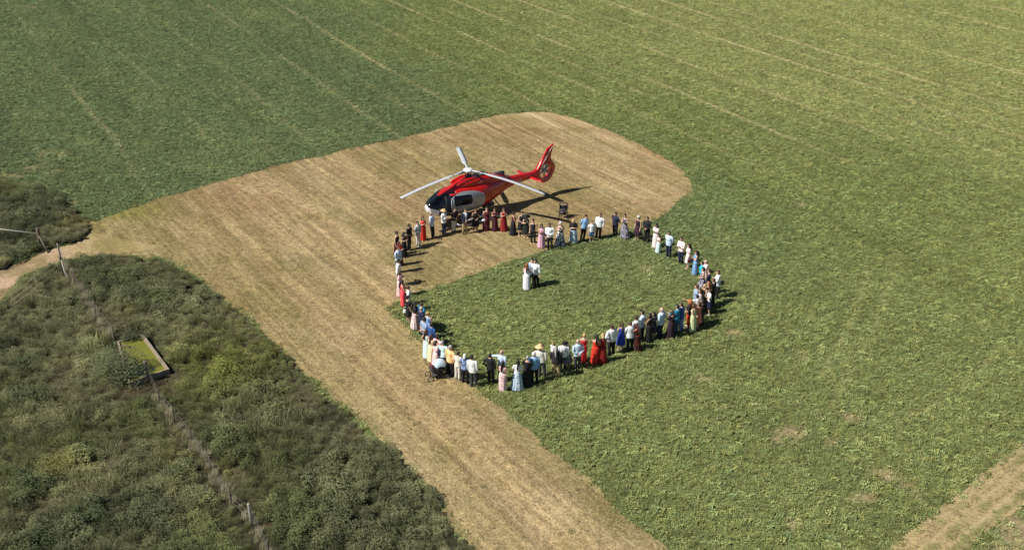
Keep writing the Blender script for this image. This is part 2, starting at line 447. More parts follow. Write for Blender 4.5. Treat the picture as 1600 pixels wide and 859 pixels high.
def harv_z(x, y):
    c = x * -math.sin(HDIR) + y * math.cos(HDIR)
    return .012 + .035 * (1 + np.sin(c * 2 * math.pi / 0.62)) * (.4 + fbm(x, y, .8, 2, 2))
setp(link('harvested_strip', grid_mesh('harvested_strip', *bounds(HARVEST), 0.13, harv_z, harv_col, in_harv), None, attr_ground('harvested_stubble', 9, .5, .8, .05, (-HDIR, (.6, 1.4, 1)))), kind='structure')

# ------------------------------------------------------------------ scattered vegetation (uncountable: one object each)
def leafmesh(name, n, rx, rz, size, mat, seed, up=0.0, flatten=0.0, z0=0.0, hollow=0.0, asp=0.55, lobes=0):
    """n small kinked leaves spread through a dome"""
    r = np.random.default_rng(seed); v = []; f = []
    lob = [(r.uniform(-.55, .55) * rx, r.uniform(-.55, .55) * rx, r.uniform(.45, .8)) for _ in range(lobes)]
    for i in range(n):
        a = r.uniform(0, 2 * math.pi); q = max(hollow, r.random() ** 0.5); h = r.random()
        x, y = rx * q * math.cos(a), rx * q * math.sin(a)
        if lob:
            lx, ly, ls = lob[r.integers(len(lob))]
            x, y = lx + x * .55, ly + y * .55; top = rz * ls * math.sqrt(max(0.05, 1 - q * q)) * 1.25
        else: top = rz * math.sqrt(max(0.04, 1 - q * q))
        z = z0 + top * (0.35 + 0.65 * h ** .6)
        d = Vector((math.cos(a + r.normal(0, .9)), math.sin(a + r.normal(0, .9)), r.uniform(-.25, .55) + up)).normalized()
        s = d.cross(Vector((0, 0, 1))); s = s.normalized() if s.length > .01 else Vector((1, 0, 0))
        s = (s + Vector((0, 0, r.normal(0, .45 * (1 - flatten))))).normalized()
        L = size * r.uniform(.6, 1.25); wd = L * asp * .5; p = Vector((x, y, z)); nrm = d.cross(s)
        b = len(v)
        v += [p, p + d * L * .5 + s * wd + nrm * L * .08, p + d * L + Vector((0, 0, -.12 * L)), p + d * L * .5 - s * wd + nrm * L * .08]
        f += [(b, b + 1, b + 2), (b, b + 2, b + 3)]
    me = bpy.data.meshes.new(name); me.from_pydata([tuple(p) for p in v], [], f); me.materials.append(mat); me.update()
    return me
def grassmesh(name, n, rx, h, wid, mat, seed, lean=0.5):
    r = np.random.default_rng(seed); v = []; f = []
    for i in range(n):
        a = r.uniform(0, 2 * math.pi); q = r.random() ** .6 * rx; b2 = r.uniform(0, 2 * math.pi)
        p = Vector((q * math.cos(a), q * math.sin(a), 0)); H = h * r.uniform(.55, 1.1); le = lean * r.uniform(.2, 1.2)
        d = Vector((math.cos(b2), math.sin(b2), 0)); s = Vector((-d.y, d.x, 0)) * wid * .5
        b = len(v); m = p + d * H * le * .35 + Vector((0, 0, H * .6)); t = p + d * H * le + Vector((0, 0, H))
        v += [p - s, p + s, m + s, m - s, t]; f += [(b, b + 1, b + 2), (b, b + 2, b + 3), (b + 3, b + 2, b + 4)]
    me = bpy.data.meshes.new(name); me.from_pydata([tuple(p) for p in v], [], f); me.materials.append(mat); me.update()
    return me

def scatter(name, pts, rot, scl, col, idx, meshes, label, cat):
    src = bpy.data.collections.new(name + '_kinds')
    for k, me in enumerate(meshes):
        src.objects.link(bpy.data.objects.new('%s_kind_%02d' % (name, k), me))
    me = bpy.data.meshes.new(name); n = len(pts)
    me.vertices.add(n); me.vertices.foreach_set('co', np.asarray(pts, np.float32).ravel())
    a = me.attributes.new('rot', 'FLOAT_VECTOR', 'POINT'); a.data.foreach_set('vector', np.asarray(rot, np.float32).ravel())
    a = me.attributes.new('scl', 'FLOAT_VECTOR', 'POINT'); a.data.foreach_set('vector', np.asarray(scl, np.float32).ravel())
    a = me.attributes.new('kid', 'INT', 'POINT'); a.data.foreach_set('value', np.asarray(idx, np.int32))
    set_col(me, np.clip(col, 0.005, 0.9))
    o = link(name, me); setp(o, label, cat, None, 'stuff')
    g = bpy.data.node_groups.new(name + '_scatter', 'GeometryNodeTree')
    g.interface.new_socket('Geometry', in_out='INPUT', socket_type='NodeSocketGeometry')
    g.interface.new_socket('Geometry', in_out='OUTPUT', socket_type='NodeSocketGeometry')
    N, L = g.nodes, g.links
    gi = N.new('NodeGroupInput'); go = N.new('NodeGroupOutput'); ip = N.new('GeometryNodeInstanceOnPoints')
    ci = N.new('GeometryNodeCollectionInfo'); ci.inputs[0].default_value = src; ci.inputs['Separate Children'].default_value = True; ci.inputs['Reset Children'].default_value = True
    def na(nm, ty):
        q = N.new('GeometryNodeInputNamedAttribute'); q.data_type = ty; q.inputs[0].default_value = nm; return q
    er = N.new('FunctionNodeEulerToRotation'); r_ = na('rot', 'FLOAT_VECTOR'); s_ = na('scl', 'FLOAT_VECTOR'); k_ = na('kid', 'INT')
    L.new(gi.outputs[0], ip.inputs['Points']); L.new(ci.outputs[0], ip.inputs['Instance']); ip.inputs['Pick Instance'].default_value = True
    L.new(k_.outputs[0], ip.inputs['Instance Index']); L.new(r_.outputs[0], er.inputs[0]); L.new(er.outputs[0], ip.inputs['Rotation']); L.new(s_.outputs[0], ip.inputs['Scale'])
    L.new(ip.outputs[0], go.inputs[0])
    md = o.modifiers.new('scatter', 'NODES'); md.node_group = g
    return o
def jitter_grid(x0, x1, y0, y1, dens, seed):
    r = np.random.default_rng(seed); s = 1 / math.sqrt(dens)
    X, Y = np.meshgrid(np.arange(x0, x1, s), np.arange(y0, y1, s), indexing='ij')
    return X.ravel() + r.uniform(-.5, .5, X.size) * s * 1.5, Y.ravel() + r.uniform(-.5, .5, X.size) * s * 1.5, r
def in_view(x, y, m=2.5):
    return (y > 30.5) & (y < 141) & (np.abs(x) < (0.527 * (y * .898 + 12.6) * .895 + m))

M_leaf = leaf_mat('crop_leaf', .5, .14)
x, y, r = jitter_grid(-72, 72, 30, 142, 30, 5)
k = in_view(x, y); x, y = x[k], y[k]
fj = r.normal(0, .16, len(x)); fk = r.normal(0, .16, len(x))
k = ~(in_mown(x + fj, y + fk) | in_track(x, y) | in_scrub(x, y) | in_scrub_far(x, y) | in_harv(x + 2.2 * fj, y + 2.2 * fk) | inpoly(x, y, GAP)); x, y = x[k], y[k]
thin = np.clip(1.0 * streak(x, y) + .5 * bare(x, y) + .22 * wheel(x, y), 0, .97)
k = r.random(len(x)) > thin; x, y = x[k], y[k]; n = len(x)
clump = fbm(x, y, .9, 3, 13)
far = sstep(50, 110, y)
col = crop_colour(x, y) * (1.2 * r.uniform(.55, 1.45, n) * (.86 + .28 * clump))[:, None]
warmj = r.normal(0, .07, n); col = col * np.stack([1 + warmj, np.ones(n), 1 - warmj * .6], 1)
s = r.uniform(.62, 1.08, n) * (.78 + .44 * clump)
scl = np.stack([s, s, s * r.uniform(.7, 1.25, n)], 1)
rot = np.stack([r.normal(0, .12, n), r.normal(0, .12, n), r.uniform(0, 6.28, n)], 1)
crop_kinds = [leafmesh('crop_a', 32, .20, .11, .085, M_leaf, 1, asp=.5), leafmesh('crop_b', 28, .17, .14, .10, M_leaf, 2, up=.3, asp=.4),
              leafmesh('crop_c', 34, .22, .09, .075, M_leaf, 3, asp=.5), grassmesh('crop_d', 26, .17, .17, .018, M_leaf, 4, .9)]
scatter('crop_plants', np.stack([x, y, np.zeros(n)], 1), rot, scl, col, r.choice(4, n, p=[.28, .26, .24, .22]), crop_kinds,
        'leafy green forage crop covering the field around the mown strip', 'crop')

M_straw = leaf_mat('straw_leaf', .7, .15)
x, y, r = jitter_grid(-40, 26, 30, 86, 19, 6)
k = in_view(x, y) & in_mown(x, y) & ~in_track(x, y); x, y = x[k], y[k]; n = len(x)
col = mown_col(x, y) * r.uniform(.6, 1.5, n)[:, None]
gt = r.random(n) < .12 * (.3 + 1.4 * sstep(.4, .65, fbm(x, y, 2.5, 3, 3))); col[gt] = mixc(col[gt], np.array([.17, .18, .055]), np.full(gt.sum(), .75))
s = r.uniform(.6, 1.2, n)
straw_kinds = [grassmesh('straw_a', 22, .24, .07, .012, M_straw, 11, 1.6), grassmesh('straw_b', 18, .18, .055, .018, M_straw, 12, 2.4), leafmesh('straw_c', 14, .16, .05, .09, M_straw, 13, asp=.25, flatten=.7)]
scatter('stubble', np.stack([x, y, np.full(n, .015)], 1), np.stack([r.normal(0, .1, n), r.normal(0, .1, n), r.uniform(0, 6.28, n)], 1), np.stack([s, s, s], 1), col,
        np.where(gt, 3, r.choice(3, n, p=[.4, .35, .25])), straw_kinds + [leafmesh('straw_weed', 18, .13, .07, .06, M_straw, 14)], 'short dry straw stubble over the mown strip', 'stubble')

x, y, r = jitter_grid(12, 32, 30, 50, 9, 8)
k = in_view(x, y) & in_harv(x, y); x, y = x[k], y[k]; n = len(x)
c = x * -math.sin(HDIR) + y * math.cos(HDIR); c2 = np.round(c / .62 - .25) * .62 + .25 * .62 + r.normal(0, .06, n); d = c2 - c
x = x - math.sin(HDIR) * d; y = y + math.cos(HDIR) * d
col = mixc(np.broadcast_to(np.array([.33, .25, .12]), (n, 3)), np.array([.16, .16, .055]), (r.random(n) < .4) * .8) * r.uniform(.7, 1.25, n)[:, None]
s = r.uniform(.8, 1.4, n)
scatter('stubble_rows', np.stack([x, y, np.full(n, .03)], 1), np.stack([np.zeros(n), np.zeros(n), r.uniform(0, 6.28, n)], 1), np.stack([s, s, s * 1.4], 1), col,
        r.choice(3, n, p=[.4, .35, .25]), straw_kinds, 'rows of cut stubble across the near right corner', 'stubble')

# scrub: brambles, dock, seeding grass
M_scrub = leaf_mat('scrub_leaf', .65, .18)
FENCE_A = [G(96, 408), G(118, 445), G(150, 495), G(180, 532)]
FENCE_B = [G(232, 596), G(250, 628), G(273, 660), G(300, 692), G(330, 738), G(362, 790), G(394, 822), G(420, 870)]
TC = sum((Vector(p) for p in TANK), Vector((0, 0))) / 4
x, y, r = jitter_grid(-62, 6, 29, 92, 8.0, 9)
k = (y > 29.5) & (in_scrub(x, y) | (in_scrub_far(x, y) & (r.random(len(x)) < .9))) & in_view(x, y, 4)
tank_out = [tuple(TC + (Vector(p) - TC) * 1.5) for p in TANK]
k &= ~inpoly(x, y, tank_out); x, y = x[k], y[k]; n = len(x)
big = fbm(x, y, 5.5, 3, 3); sm = fbm(x, y, 1.8, 3, 7); br = fbm(x, y, 4.0, 3, 10)
S_GREY = np.array([.200, .205, .098]); S_DARK = np.array([.062, .085, .036]); S_OLV = np.array([.150, .168, .062]); S_YEL = np.array([.30, .25, .075]); S_TAN = np.array([.42, .39, .25])
right = sstep(-24, -14, x + .55 * (y - 45))
col = mixc(np.broadcast_to(S_GREY, (n, 3)), S_OLV, sstep(.42, .6, big)); col = mixc(col, S_DARK, np.clip(sstep(.5, .66, br) * (.85 - .45 * right), 0, 1))
col = mixc(col, S_YEL, .4 * sstep(.62, .74, fbm(x, y, 3, 3, 14)) * sstep(-8, -14, x))
lush = np.exp(-((x - TC.x - 4.2) / 3.0) ** 2 - ((y - TC.y + .3) / 3.2) ** 2); col = mixc(col, np.array([.20, .225, .05]), np.clip(lush, 0, .85))
col = col * (r.uniform(.6, 1.45, n) * (.55 + .85 * sm))[:, None]
edge = np.minimum(dist_line(x, y, [Vector((*p, 0)) for p in MOWN[-17:]]), 3) / 3
s = (.50 + .62 * sm + .12 * sstep(.5, .7, br)) * (.62 + .38 * edge) * r.uniform(.75, 1.2, n)
fd = np.minimum(dist_line(x, y, FENCE_A), dist_line(x, y, FENCE_B)); nearf = fd < .24
s = np.where(nearf, s * .5, s); col[nearf] = mixc(col[nearf], S_TAN, np.full(nearf.sum(), .9))
trod = (fd > .22) & (fd < .8); s = np.where(trod, s * .62, s)
kid = np.where(br > .57, r.choice([0, 1, 2], n), r.choice([2, 3, 4, 5], n, p=[.50, .44, .03, .03])); kid = np.where(nearf, r.choice([4, 5], n), kid)
scrub_kinds = [leafmesh('scrub_a', 330, .55, .75, .085, M_scrub, 21, lobes=3), leafmesh('scrub_b', 300, .5, .65, .095, M_scrub, 22, lobes=2),
               leafmesh('scrub_c', 330, .55, .6, .065, M_scrub, 23, up=.3, lobes=4), leafmesh('scrub_d', 320, .5, .55, .065, M_scrub, 24, up=.6, asp=.3, lobes=3),
               grassmesh('scrub_e', 110, .4, .95, .016, M_scrub, 25, .45), grassmesh('scrub_f', 120, .5, .75, .02, M_scrub, 26, .7)]
z = np.where(in_scrub_far(x, y), .12, .02)
scatter('scrub_thicket', np.stack([x, y, z], 1), np.stack([r.normal(0, .15, n), r.normal(0, .15, n), r.uniform(0, 6.28, n)], 1), np.stack([s, s, s * r.uniform(.75, 1.2, n)], 1), col, kid, scrub_kinds,
        'rough olive and grey-green scrub of brambles and seeding grass beside the mown strip', 'scrub')

# ------------------------------------------------------------------ water tank, bush, fences, gate
M_conc = plain('tank_concrete', (.27, .22, .155), .85, bump=.4, bscale=30, vary=.25)
M_wood = plain('weathered_wood', (.13, .105, .08), .85, bump=.5, bscale=60, vary=.3)
M_pale = plain('grey_wood', (.33, .30, .25), .8, bump=.4, bscale=60, vary=.2)
M_wire = plain('fence_wire', (.25, .24, .22), .5, .6)
M_galv = plain('galvanised_steel', (.40, .38, .33), .55, .3)
M_pipe = plain('gate_pipe_tan', (.38, .32, .2), .6)

m, nt, b, N, L = new_mat('algae_water')
tc = N.new('ShaderNodeTexCoord'); nz = N.new('ShaderNodeTexNoise'); nz.inputs['Scale'].default_value = 1.6; nz.inputs['Detail'].default_value = 5
rp = N.new('ShaderNodeValToRGB'); rp.color_ramp.elements[0].color = (.115, .125, .016, 1); rp.color_ramp.elements[1].color = (.19, .19, .024, 1)
L.new(tc.outputs['Object'], nz.inputs['Vector']); L.new(nz.outputs['Fac'], rp.inputs[0]); L.new(rp.outputs[0], b.inputs['Base Color'])
inp(b, 'Roughness', .35); M_algae = m
tank = empty('water_tank', (TC.x, TC.y, 0))
setp(tank, 'low concrete water tank full of green algae, sunk in the scrub', 'water tank')
tp = [Vector((p[0] - TC.x, p[1] - TC.y, 0)) for p in TANK]
def wall_seg(a, b2, th, h0, h1):
    mb = MB(); d = (b2 - a).normalized(); nn = Vector((-d.y, d.x, 0)) * th / 2
    ext = d * th / 2 * .98
    k = 14; rings = []
    for i in range(k + 1):
        p = a - ext + (b2 - a + 2 * ext) * i / k; j = random.uniform(-.012, .012)
        rings.append([p - nn + Vector((0, 0, h0)), p + nn + Vector((0, 0, h0)), p + nn * (1 + j * 3) + Vector((0, 0, h1 + j)), p - nn * (1 - j * 3) + Vector((0, 0, h1 + j))])
    mb.loft(rings); return mb
for i in range(4):
    wall_seg(tp[i], tp[(i + 1) % 4], .16 if i == 1 else .09, -.05, .34 + .004 * i).build('rim_wall', M_conc, tank, False)
mb = MB(); mb.add([p * .97 + Vector((0, 0, .28)) for p in tp], [(0, 1, 2, 3)]); mb.build('algae_water', M_algae, tank, False)
mb = MB(); mb.tube([tp[0] * .8 + Vector((0, 0, .32)), tp[0] * .55 + Vector((.1, .1, .32))], .05); mb.build('float_pipe', M_wood, tank)

def bush(name, loc, rx, rz, n, size, c1, c2, label, seed, lobes=6):
    root = empty(name, loc); setp(root, label, 'bush')
    me = leafmesh('foliage', n, rx, rz, size, foliage_mat('bush_leaf_%d' % seed, c1, c2), seed, lobes=lobes, hollow=.35)
    link('foliage', me, root)
    mb = MB(); r = random.Random(seed)
    for i in range(5):
        a = r.uniform(0, 6.28); q = r.uniform(.3, .6) * rx
        mb.tube([(0, 0, -.05), (q * .4 * math.cos(a), q * .4 * math.sin(a), rz * .4), (q * math.cos(a), q * math.sin(a), rz * .75)], [.035, .025, .01], 6)
    mb.build('stem', M_wood, root)
    return root
bush('bush', G(194, 594), 1.4, 2.1, 5600, .09, (.075, .095, .045), (.15, .17, .075), 'rounded grey-green bush shading the algae tank', 31, 9)
bush('bush', G(206, 537), .7, .85, 1100, .085, (.045, .06, .03), (.10, .12, .05), 'small dark bush at the far corner of the algae tank', 32, 4)
bush('bush', G(40, 625), 1.3, .9, 2600, .085, (.06, .08, .035), (.13, .155, .06), 'broad dark green bramble bush low at the left edge', 33, 9)
bush('bush', G(265, 745), 1.0, .75, 1500, .085, (.06, .08, .035), (.13, .155, .06), 'dark bramble bush midway between the old fence line and the lower left corner', 34, 6)
bush('bush', G(20, 405), .9, .9, 1300, .09, (.045, .06, .03), (.10, .12, .05), 'dark rounded bush beside the pale rail fence at the left edge', 35, 5)

def post_mesh(h, r0, seed, lean=.04):
    mb = MB(); r = random.Random(seed); lx, ly = r.uniform(-lean, lean), r.uniform(-lean, lean)
    mb.tube([(0, 0, -.2), (lx * .5, ly * .5, h * .5), (lx, ly, h - .02), (lx, ly, h)], [r0, r0 * .97, r0 * .93, r0 * .8], 8)
    return mb.mesh('post')
def wire_fence(name, pts, label, hs, mats, radii):
    o0 = pts[0]; root = empty(name, o0); setp(root, label, 'fence')
    for i, p in enumerate(pts):
        q = link('post', post_mesh(hs[i], radii[i], i + len(pts)), root, mats[i]); q.location = p - o0
    for zf in (.35, .62, .9):
        mb = MB(); ps = []
        for i, p in enumerate(pts):
            ps.append(p - o0 + Vector((0, 0, hs[i] * zf)))
            if i < len(pts) - 1:
                a, b2 = p, pts[i + 1]; ps.append((a + b2) / 2 - o0 + Vector((0, 0, (hs[i] + hs[i + 1]) / 2 * zf - .04)))
        mb.tube(ps, .006, 4); mb.build('wire', M_wire, root)
    return root
wire_fence('wire_fence', FENCE_A, 'old wire fence in dry grass running from the gate to the algae tank', [1.2, .85, .9, .9], [M_pale, M_wood, M_wood, M_wood], [.06, .04, .04, .05])
wire_fence('wire_fence', FENCE_B, 'old wire fence in dry grass running from the algae tank to the bottom edge', [1.15, .8, .9, .8, .85, .8, 1.15, .9], [M_wood, M_wood, M_wood, M_wood, M_wood, M_wood, M_pale, M_wood], [.10, .04, .045, .04, .04, .04, .065, .04])

# gate of thin pipe rails with its post and leaning stay
a = G(95, 432); b2 = G(22, 487); gate = empty('field_gate', a); setp(gate, 'thin pale pipe gate standing open beside the dirt track', 'gate')
d = b2 - a
for zz in (.42, .74, 1.06):
    mb = MB(); mb.tube([Vector((0, 0, zz + .04)), d * .5 + Vector((0, 0, zz)), d + Vector((0, 0, zz - .02))], .016, 6); mb.build('rail', M_pipe, gate)
for t in (.02, .5, .99):
    mb = MB(); mb.tube([d * t + Vector((0, 0, .22)), d * t + Vector((0, 0, 1.1))], .015, 6); mb.build('upright', M_pipe, gate)
q = link('post', post_mesh(1.35, .08, 77, .02), gate, M_wood); q.location = (.16, .05, 0)
e = G(110, 442); mb = MB(); mb.tube([Vector((.2, .05, 1.1)), (e - a) * .55 + Vector((0, 0, .62)), e - a + Vector((0, 0, .1))], [.035, .04, .04], 8); mb.build('stay', M_pale, gate)
# pale rail ending at a dark strainer post, far left
a = G(64, 387); root = empty('rail_fence', a); setp(root, 'dark strainer post with one long pale rail at the left edge', 'fence')
link('post', post_mesh(1.35, .12, 5, .05), root, M_wood)
e = G(-90, 372); mb = MB(); mb.tube([Vector((-.1, 0, .98)), (e - a) * .5 + Vector((0, 0, 1.05)), e - a + Vector((0, 0, 1.15))], [.045, .05, .05], 8); mb.build('rail', M_galv, root)
q = link('post', post_mesh(1.2, .1, 6, .03), root, M_wood); q.location = e - a
mb = MB(); e2 = G(76, 396); mb.tube([(0, 0, .9), e2 - a], .05, 6); mb.build('stay', M_wood, root)

# ------------------------------------------------------------------ helicopter (local: +X nose, +Y port side, origin below the rotor head)
M_red = plain('red_paint', (.46, .009, .007), .3, coat=.5)
M_navy = plain('navy_paint', (.012, .012, .03), .25, coat=.8)
M_hwhite = plain('white_paint', (.72, .73, .74), .3, coat=.6)
M_silver = plain('silver_paint', (.33, .345, .36), .35, .25, coat=.5)
M_blade = plain('blade_grey', (.46, .48, .50), .45, vary=.06, bscale=3)
M_black = plain('black_rubber', (.012, .012, .013), .6)
M_grey = plain('dark_grey_metal', (.09, .095, .10), .45, .5)
M_seam = plain('seam_dark_red', (.10, .004, .004), .5)
M_seat = plain('cabin_seat', (.20, .17, .14), .8)
def glass_mat():
    m, nt, b, N, L = new_mat('tinted_glass')
    inp(b, 'Base Color', (.008, .012, .022, 1)); inp(b, 'Roughness', .04); inp(b, 'Coat Weight', .5)
    t = N.new('ShaderNodeBsdfTransparent'); t.inputs[0].default_value = (.32, .40, .48, 1)
    ms = N.new('ShaderNodeMixShader'); ms.inputs[0].default_value = .45
    L.new(b.outputs[0], ms.inputs[1]); L.new(t.outputs[0], ms.inputs[2]); L.new(ms.outputs[0], N['Material Output'].inputs[0])
    return m
M_glass = glass_mat()
BLADES = [(219.3, .55), (99.3, .28), (-20.7, .92)]
HELI = Vector((-2.889, 67.226, 0.02)); HPSI = R(217.67)
heli = empty('helicopter', HELI, HPSI)
setp(heli, 'red helicopter with white nose and grey rotor parked on the mown strip', 'helicopter')

ST = np.array([  # x, half width, z bottom, z top
    (3.40, .03, 1.47, 1.53), (3.36, .16, 1.30, 1.68), (3.25, .33, 1.12, 1.79), (3.05, .53, .96, 1.92), (2.7, .74, .82, 2.08), (2.2, .91, .71, 2.27), (1.6, 1.0, .65, 2.42), (.9, 1.02, .62, 2.50),
    (0, 1.02, .62, 2.53), (-.7, .98, .66, 2.53), (-1.3, .88, .76, 2.48), (-1.9, .71, .93, 2.38), (-2.5, .52, 1.12, 2.27), (-3.1, .36, 1.30, 2.17), (-3.8, .265, 1.43, 2.09), (-4.8, .22, 1.51, 2.03), (-5.95, .18, 1.58, 1.98)])
NX, NA = 480, 288
tt = np.concatenate([3.40 - .9 * (np.linspace(0, 1, 40)[:-1] ** 1.6), np.linspace(2.5, -5.95, NX - 39)])
# smooth interpolation along the body
def smooth_interp(xq, xs, ys):
    o = np.argsort(xs); xs = xs[o]; ys = ys[o]
    mds = np.gradient(ys, xs)
    i = np.clip(np.searchsorted(xs, xq) - 1, 0, len(xs) - 2); h = xs[i + 1] - xs[i]; t = (xq - xs[i]) / h
    return (2 * t ** 3 - 3 * t ** 2 + 1) * ys[i] + (t ** 3 - 2 * t ** 2 + t) * h * mds[i] + (-2 * t ** 3 + 3 * t ** 2) * ys[i + 1] + (t ** 3 - t ** 2) * h * mds[i + 1]
HWs = np.maximum(smooth_interp(tt, ST[:, 0], ST[:, 1]), .02); ZB = smooth_interp(tt, ST[:, 0], ST[:, 2]); ZT = smooth_interp(tt, ST[:, 0], ST[:, 3])
PA = np.linspace(0, 2 * math.pi, NA, endpoint=False)
ex = 2.35
ca = np.sign(np.cos(PA)) * np.abs(np.cos(PA)) ** (2 / ex); sa = np.sign(np.sin(PA)) * np.abs(np.sin(PA)) ** (2 / ex)
GX = np.repeat(tt[:, None], NA, 1); GY = HWs[:, None] * ca[None]; GZ = ((ZB + ZT) / 2)[:, None] + ((ZT - ZB) / 2)[:, None] * sa[None]
GP = np.stack([GX, GY, GZ], -1)
du = np.gradient(GP, axis=0); dv = np.roll(GP, -1, 1) - np.roll(GP, 1, 1)
GN = np.cross(dv, du); GN /= np.maximum(np.linalg.norm(GN, axis=-1, keepdims=True), 1e-9)
sgn = np.sign((GN * (GP - np.stack([GX, GX * 0, np.repeat(((ZB + ZT) / 2)[:, None], NA, 1)], -1))).sum(-1, keepdims=True)); sgn[sgn == 0] = 1; GN = GN * sgn
FC = (GP[:-1] + GP[1:] + np.roll(GP, -1, 1)[:-1] + np.roll(GP, -1, 1)[1:]) / 4
fx, fy, fz = FC[..., 0], FC[..., 1], FC[..., 2]; ay = np.abs(fy)
def rrect(x, z, x0, x1, z0, z1, rad):
    qx = np.abs(x - (x0 + x1) / 2) - (x1 - x0) / 2 + rad; qz = np.abs(z - (z0 + z1) / 2) - (z1 - z0) / 2 + rad
    return np.hypot(np.maximum(qx, 0), np.maximum(qz, 0)) + np.minimum(np.maximum(qx, qz), 0) < rad
roofx = 1.25 + .85 * np.clip(1 - ay / .5, 0, 1)
red_roof = (fz > 2.16) & (fx < roofx + .45) & (ay < .34 + .25 * np.clip(2.0 - fx, 0, 1))
wind = (fx > 2.02 - .12 * (fz - 1.2)) & (fz > np.where(fx > 2.85, 1.42 + .32 * np.clip(fx - 2.85, 0, 1), 1.42 - .10 * np.clip(2.85 - fx, 0, 1))) & (fx < 3.34) & ~red_roof
wind |= (fx > 1.45) & (fx < 2.2) & (fz > 2.27) & (ay > .30) & ~red_roof
pillar = wind & ((ay < .03) | ((np.abs(fx - (2.42 - .25 * (fz - 1.4))) < .028) & (ay > .36)))
th_ = R(5); ux = (fx - .72) * math.cos(th_) + (fz - 1.56) * math.sin(th_); uz = -(fx - .72) * math.sin(th_) + (fz - 1.56) * math.cos(th_)
def blob(g): return (np.abs(ux / np.where(ux > 0, 1.20 + g, 1.30 + g)) ** 2.5 + np.abs(uz / np.where(uz > 0, .70 + g, .74 + g)) ** 2.5) < 1
side = (ay > .45) & (fz < 2.38) & ~wind
swoosh = blob(0) & side
win2 = rrect(ux, uz, -.32, 1.10, -.12, .52, .2) & swoosh
swoosh_gap = blob(.025) & side & ~swoosh & (ux < .9)
swoosh_line = blob(.07) & side & ~swoosh & ~swoosh_gap & (ux < .1) & (uz < .45)
nose = (fx > 2.80) & ~wind & (fz < 1.75)
navy = (fx > .9) & (fz < 2.2) & ~wind & ~swoosh & ~swoosh_line & ~swoosh_gap & ~nose & (fx > 1.35 - .5 * (fz - 1.2)) & ~red_roof
cat = np.zeros(fx.shape, int)
for kk, mk in ((1, navy), (2, nose), (3, wind), (4, pillar), (6, swoosh_gap), (7, swoosh_line), (8, swoosh), (9, win2)): cat[mk] = kk
def pieces(mask):
    """connected patches of a mask, largest first"""
    left = set(zip(*[a.tolist() for a in np.nonzero(mask)])); out = []
    while left:
        st = [left.pop()]; comp = [st[0]]
        while st:
            i, j = st.pop()
            for q in ((i + 1, j), (i - 1, j), (i, (j + 1) % NA), (i, (j - 1) % NA)):
                if q in left: left.remove(q); st.append(q); comp.append(q)
        mk = np.zeros(mask.shape, bool); ii, jj = zip(*comp); mk[list(ii), list(jj)] = True; out.append(mk)
    return sorted(out, key=lambda q: -q.sum())
for kk in (1, 2, 3, 4, 6, 7, 8, 9):
    for mk in pieces(cat == kk):
        if mk.sum() < 60: cat[mk] = 0
def patch(mask, off, rim=.03):
    """cut-out of the shell, moved along the normals, with a turned-in edge"""
    ii, jj = np.nonzero(mask); mb = MB(); idm = {}
    P = GP + GN * off
    def vid(i, j):
        j %= NA
        if (i, j) not in idm: idm[(i, j)] = len(mb.v); mb.v.append(tuple(P[i, j]))
        return idm[(i, j)]
    S = set(zip(ii.tolist(), jj.tolist()))
    edges = []
    for i, j in S:
        mb.f.append((vid(i, j), vid(i + 1, j), vid(i + 1, j + 1), vid(i, j + 1))); mb.m.append(0)
        for (di, dj), (p, q) in (((-1, 0), ((i, j), (i, j + 1))), ((1, 0), ((i + 1, j), (i + 1, j + 1))), ((0, -1), ((i, j), (i + 1, j))), ((0, 1), ((i, j + 1), (i + 1, j + 1)))):
            if (i + di, (j + dj) % NA) not in S: edges.append((p, q))
    if rim:
        Q = P - GN * rim; low = {}
        def lid(i, j):
            j %= NA
            if (i, j) not in low: low[(i, j)] = len(mb.v); mb.v.append(tuple(Q[i, j]))
            return low[(i, j)]
        for p, q in edges: mb.f.append((vid(*p), vid(*q), lid(*q), lid(*p))); mb.m.append(0)
    return mb
for mk in pieces(cat == 0)[:1]: patch(mk, 0.0).build('fuselage', M_red, heli)
for mk in pieces(cat == 0)[1:]: patch(mk, 0.0).build('shell_panel', M_red, heli)
for mk in pieces(cat == 1): patch(mk, .001).build('lower_cabin_shell', M_navy, heli)
for mk in pieces(cat == 2): patch(mk, .002).build('nose_fairing', M_hwhite, heli)
ws = None
for mk in pieces(cat == 3):
    o = patch(mk, -.004, 0).build('windscreen', M_glass, heli); ws = ws or o
for mk in pieces(cat == 4): patch(mk, .008).build('pillar', M_black, ws)
for mk in pieces(cat == 6): patch(mk, -.012).build('door_seal', M_black, heli)
for mk in pieces(cat == 7): patch(mk, .004).build('trim_stripe', M_hwhite, heli)
for s_ in (1, -1):
    sd = fy * s_ > 0; dr = None
    for mk in pieces((cat == 8) & sd):
        o = patch(mk, .012).build('sliding_door', M_silver, heli); dr = dr or o
    for mk in pieces((cat == 9) & sd): patch(mk, .004, 0).build('window', M_glass, dr)
    mb = MB(); mb.tube([(1.75, s_ * .93, 2.20), (2.00, s_ * .955, 2.06), (2.03, s_ * .965, 1.7), (1.98, s_ * .985, 1.25)], .02, 6); mb.build('door_frame', M_hwhite, heli)
    mb = MB(); mb.box((.1, s_ * 1.03, 1.35), (.16, .03, .035)); mb.build('handle', M_black, dr)
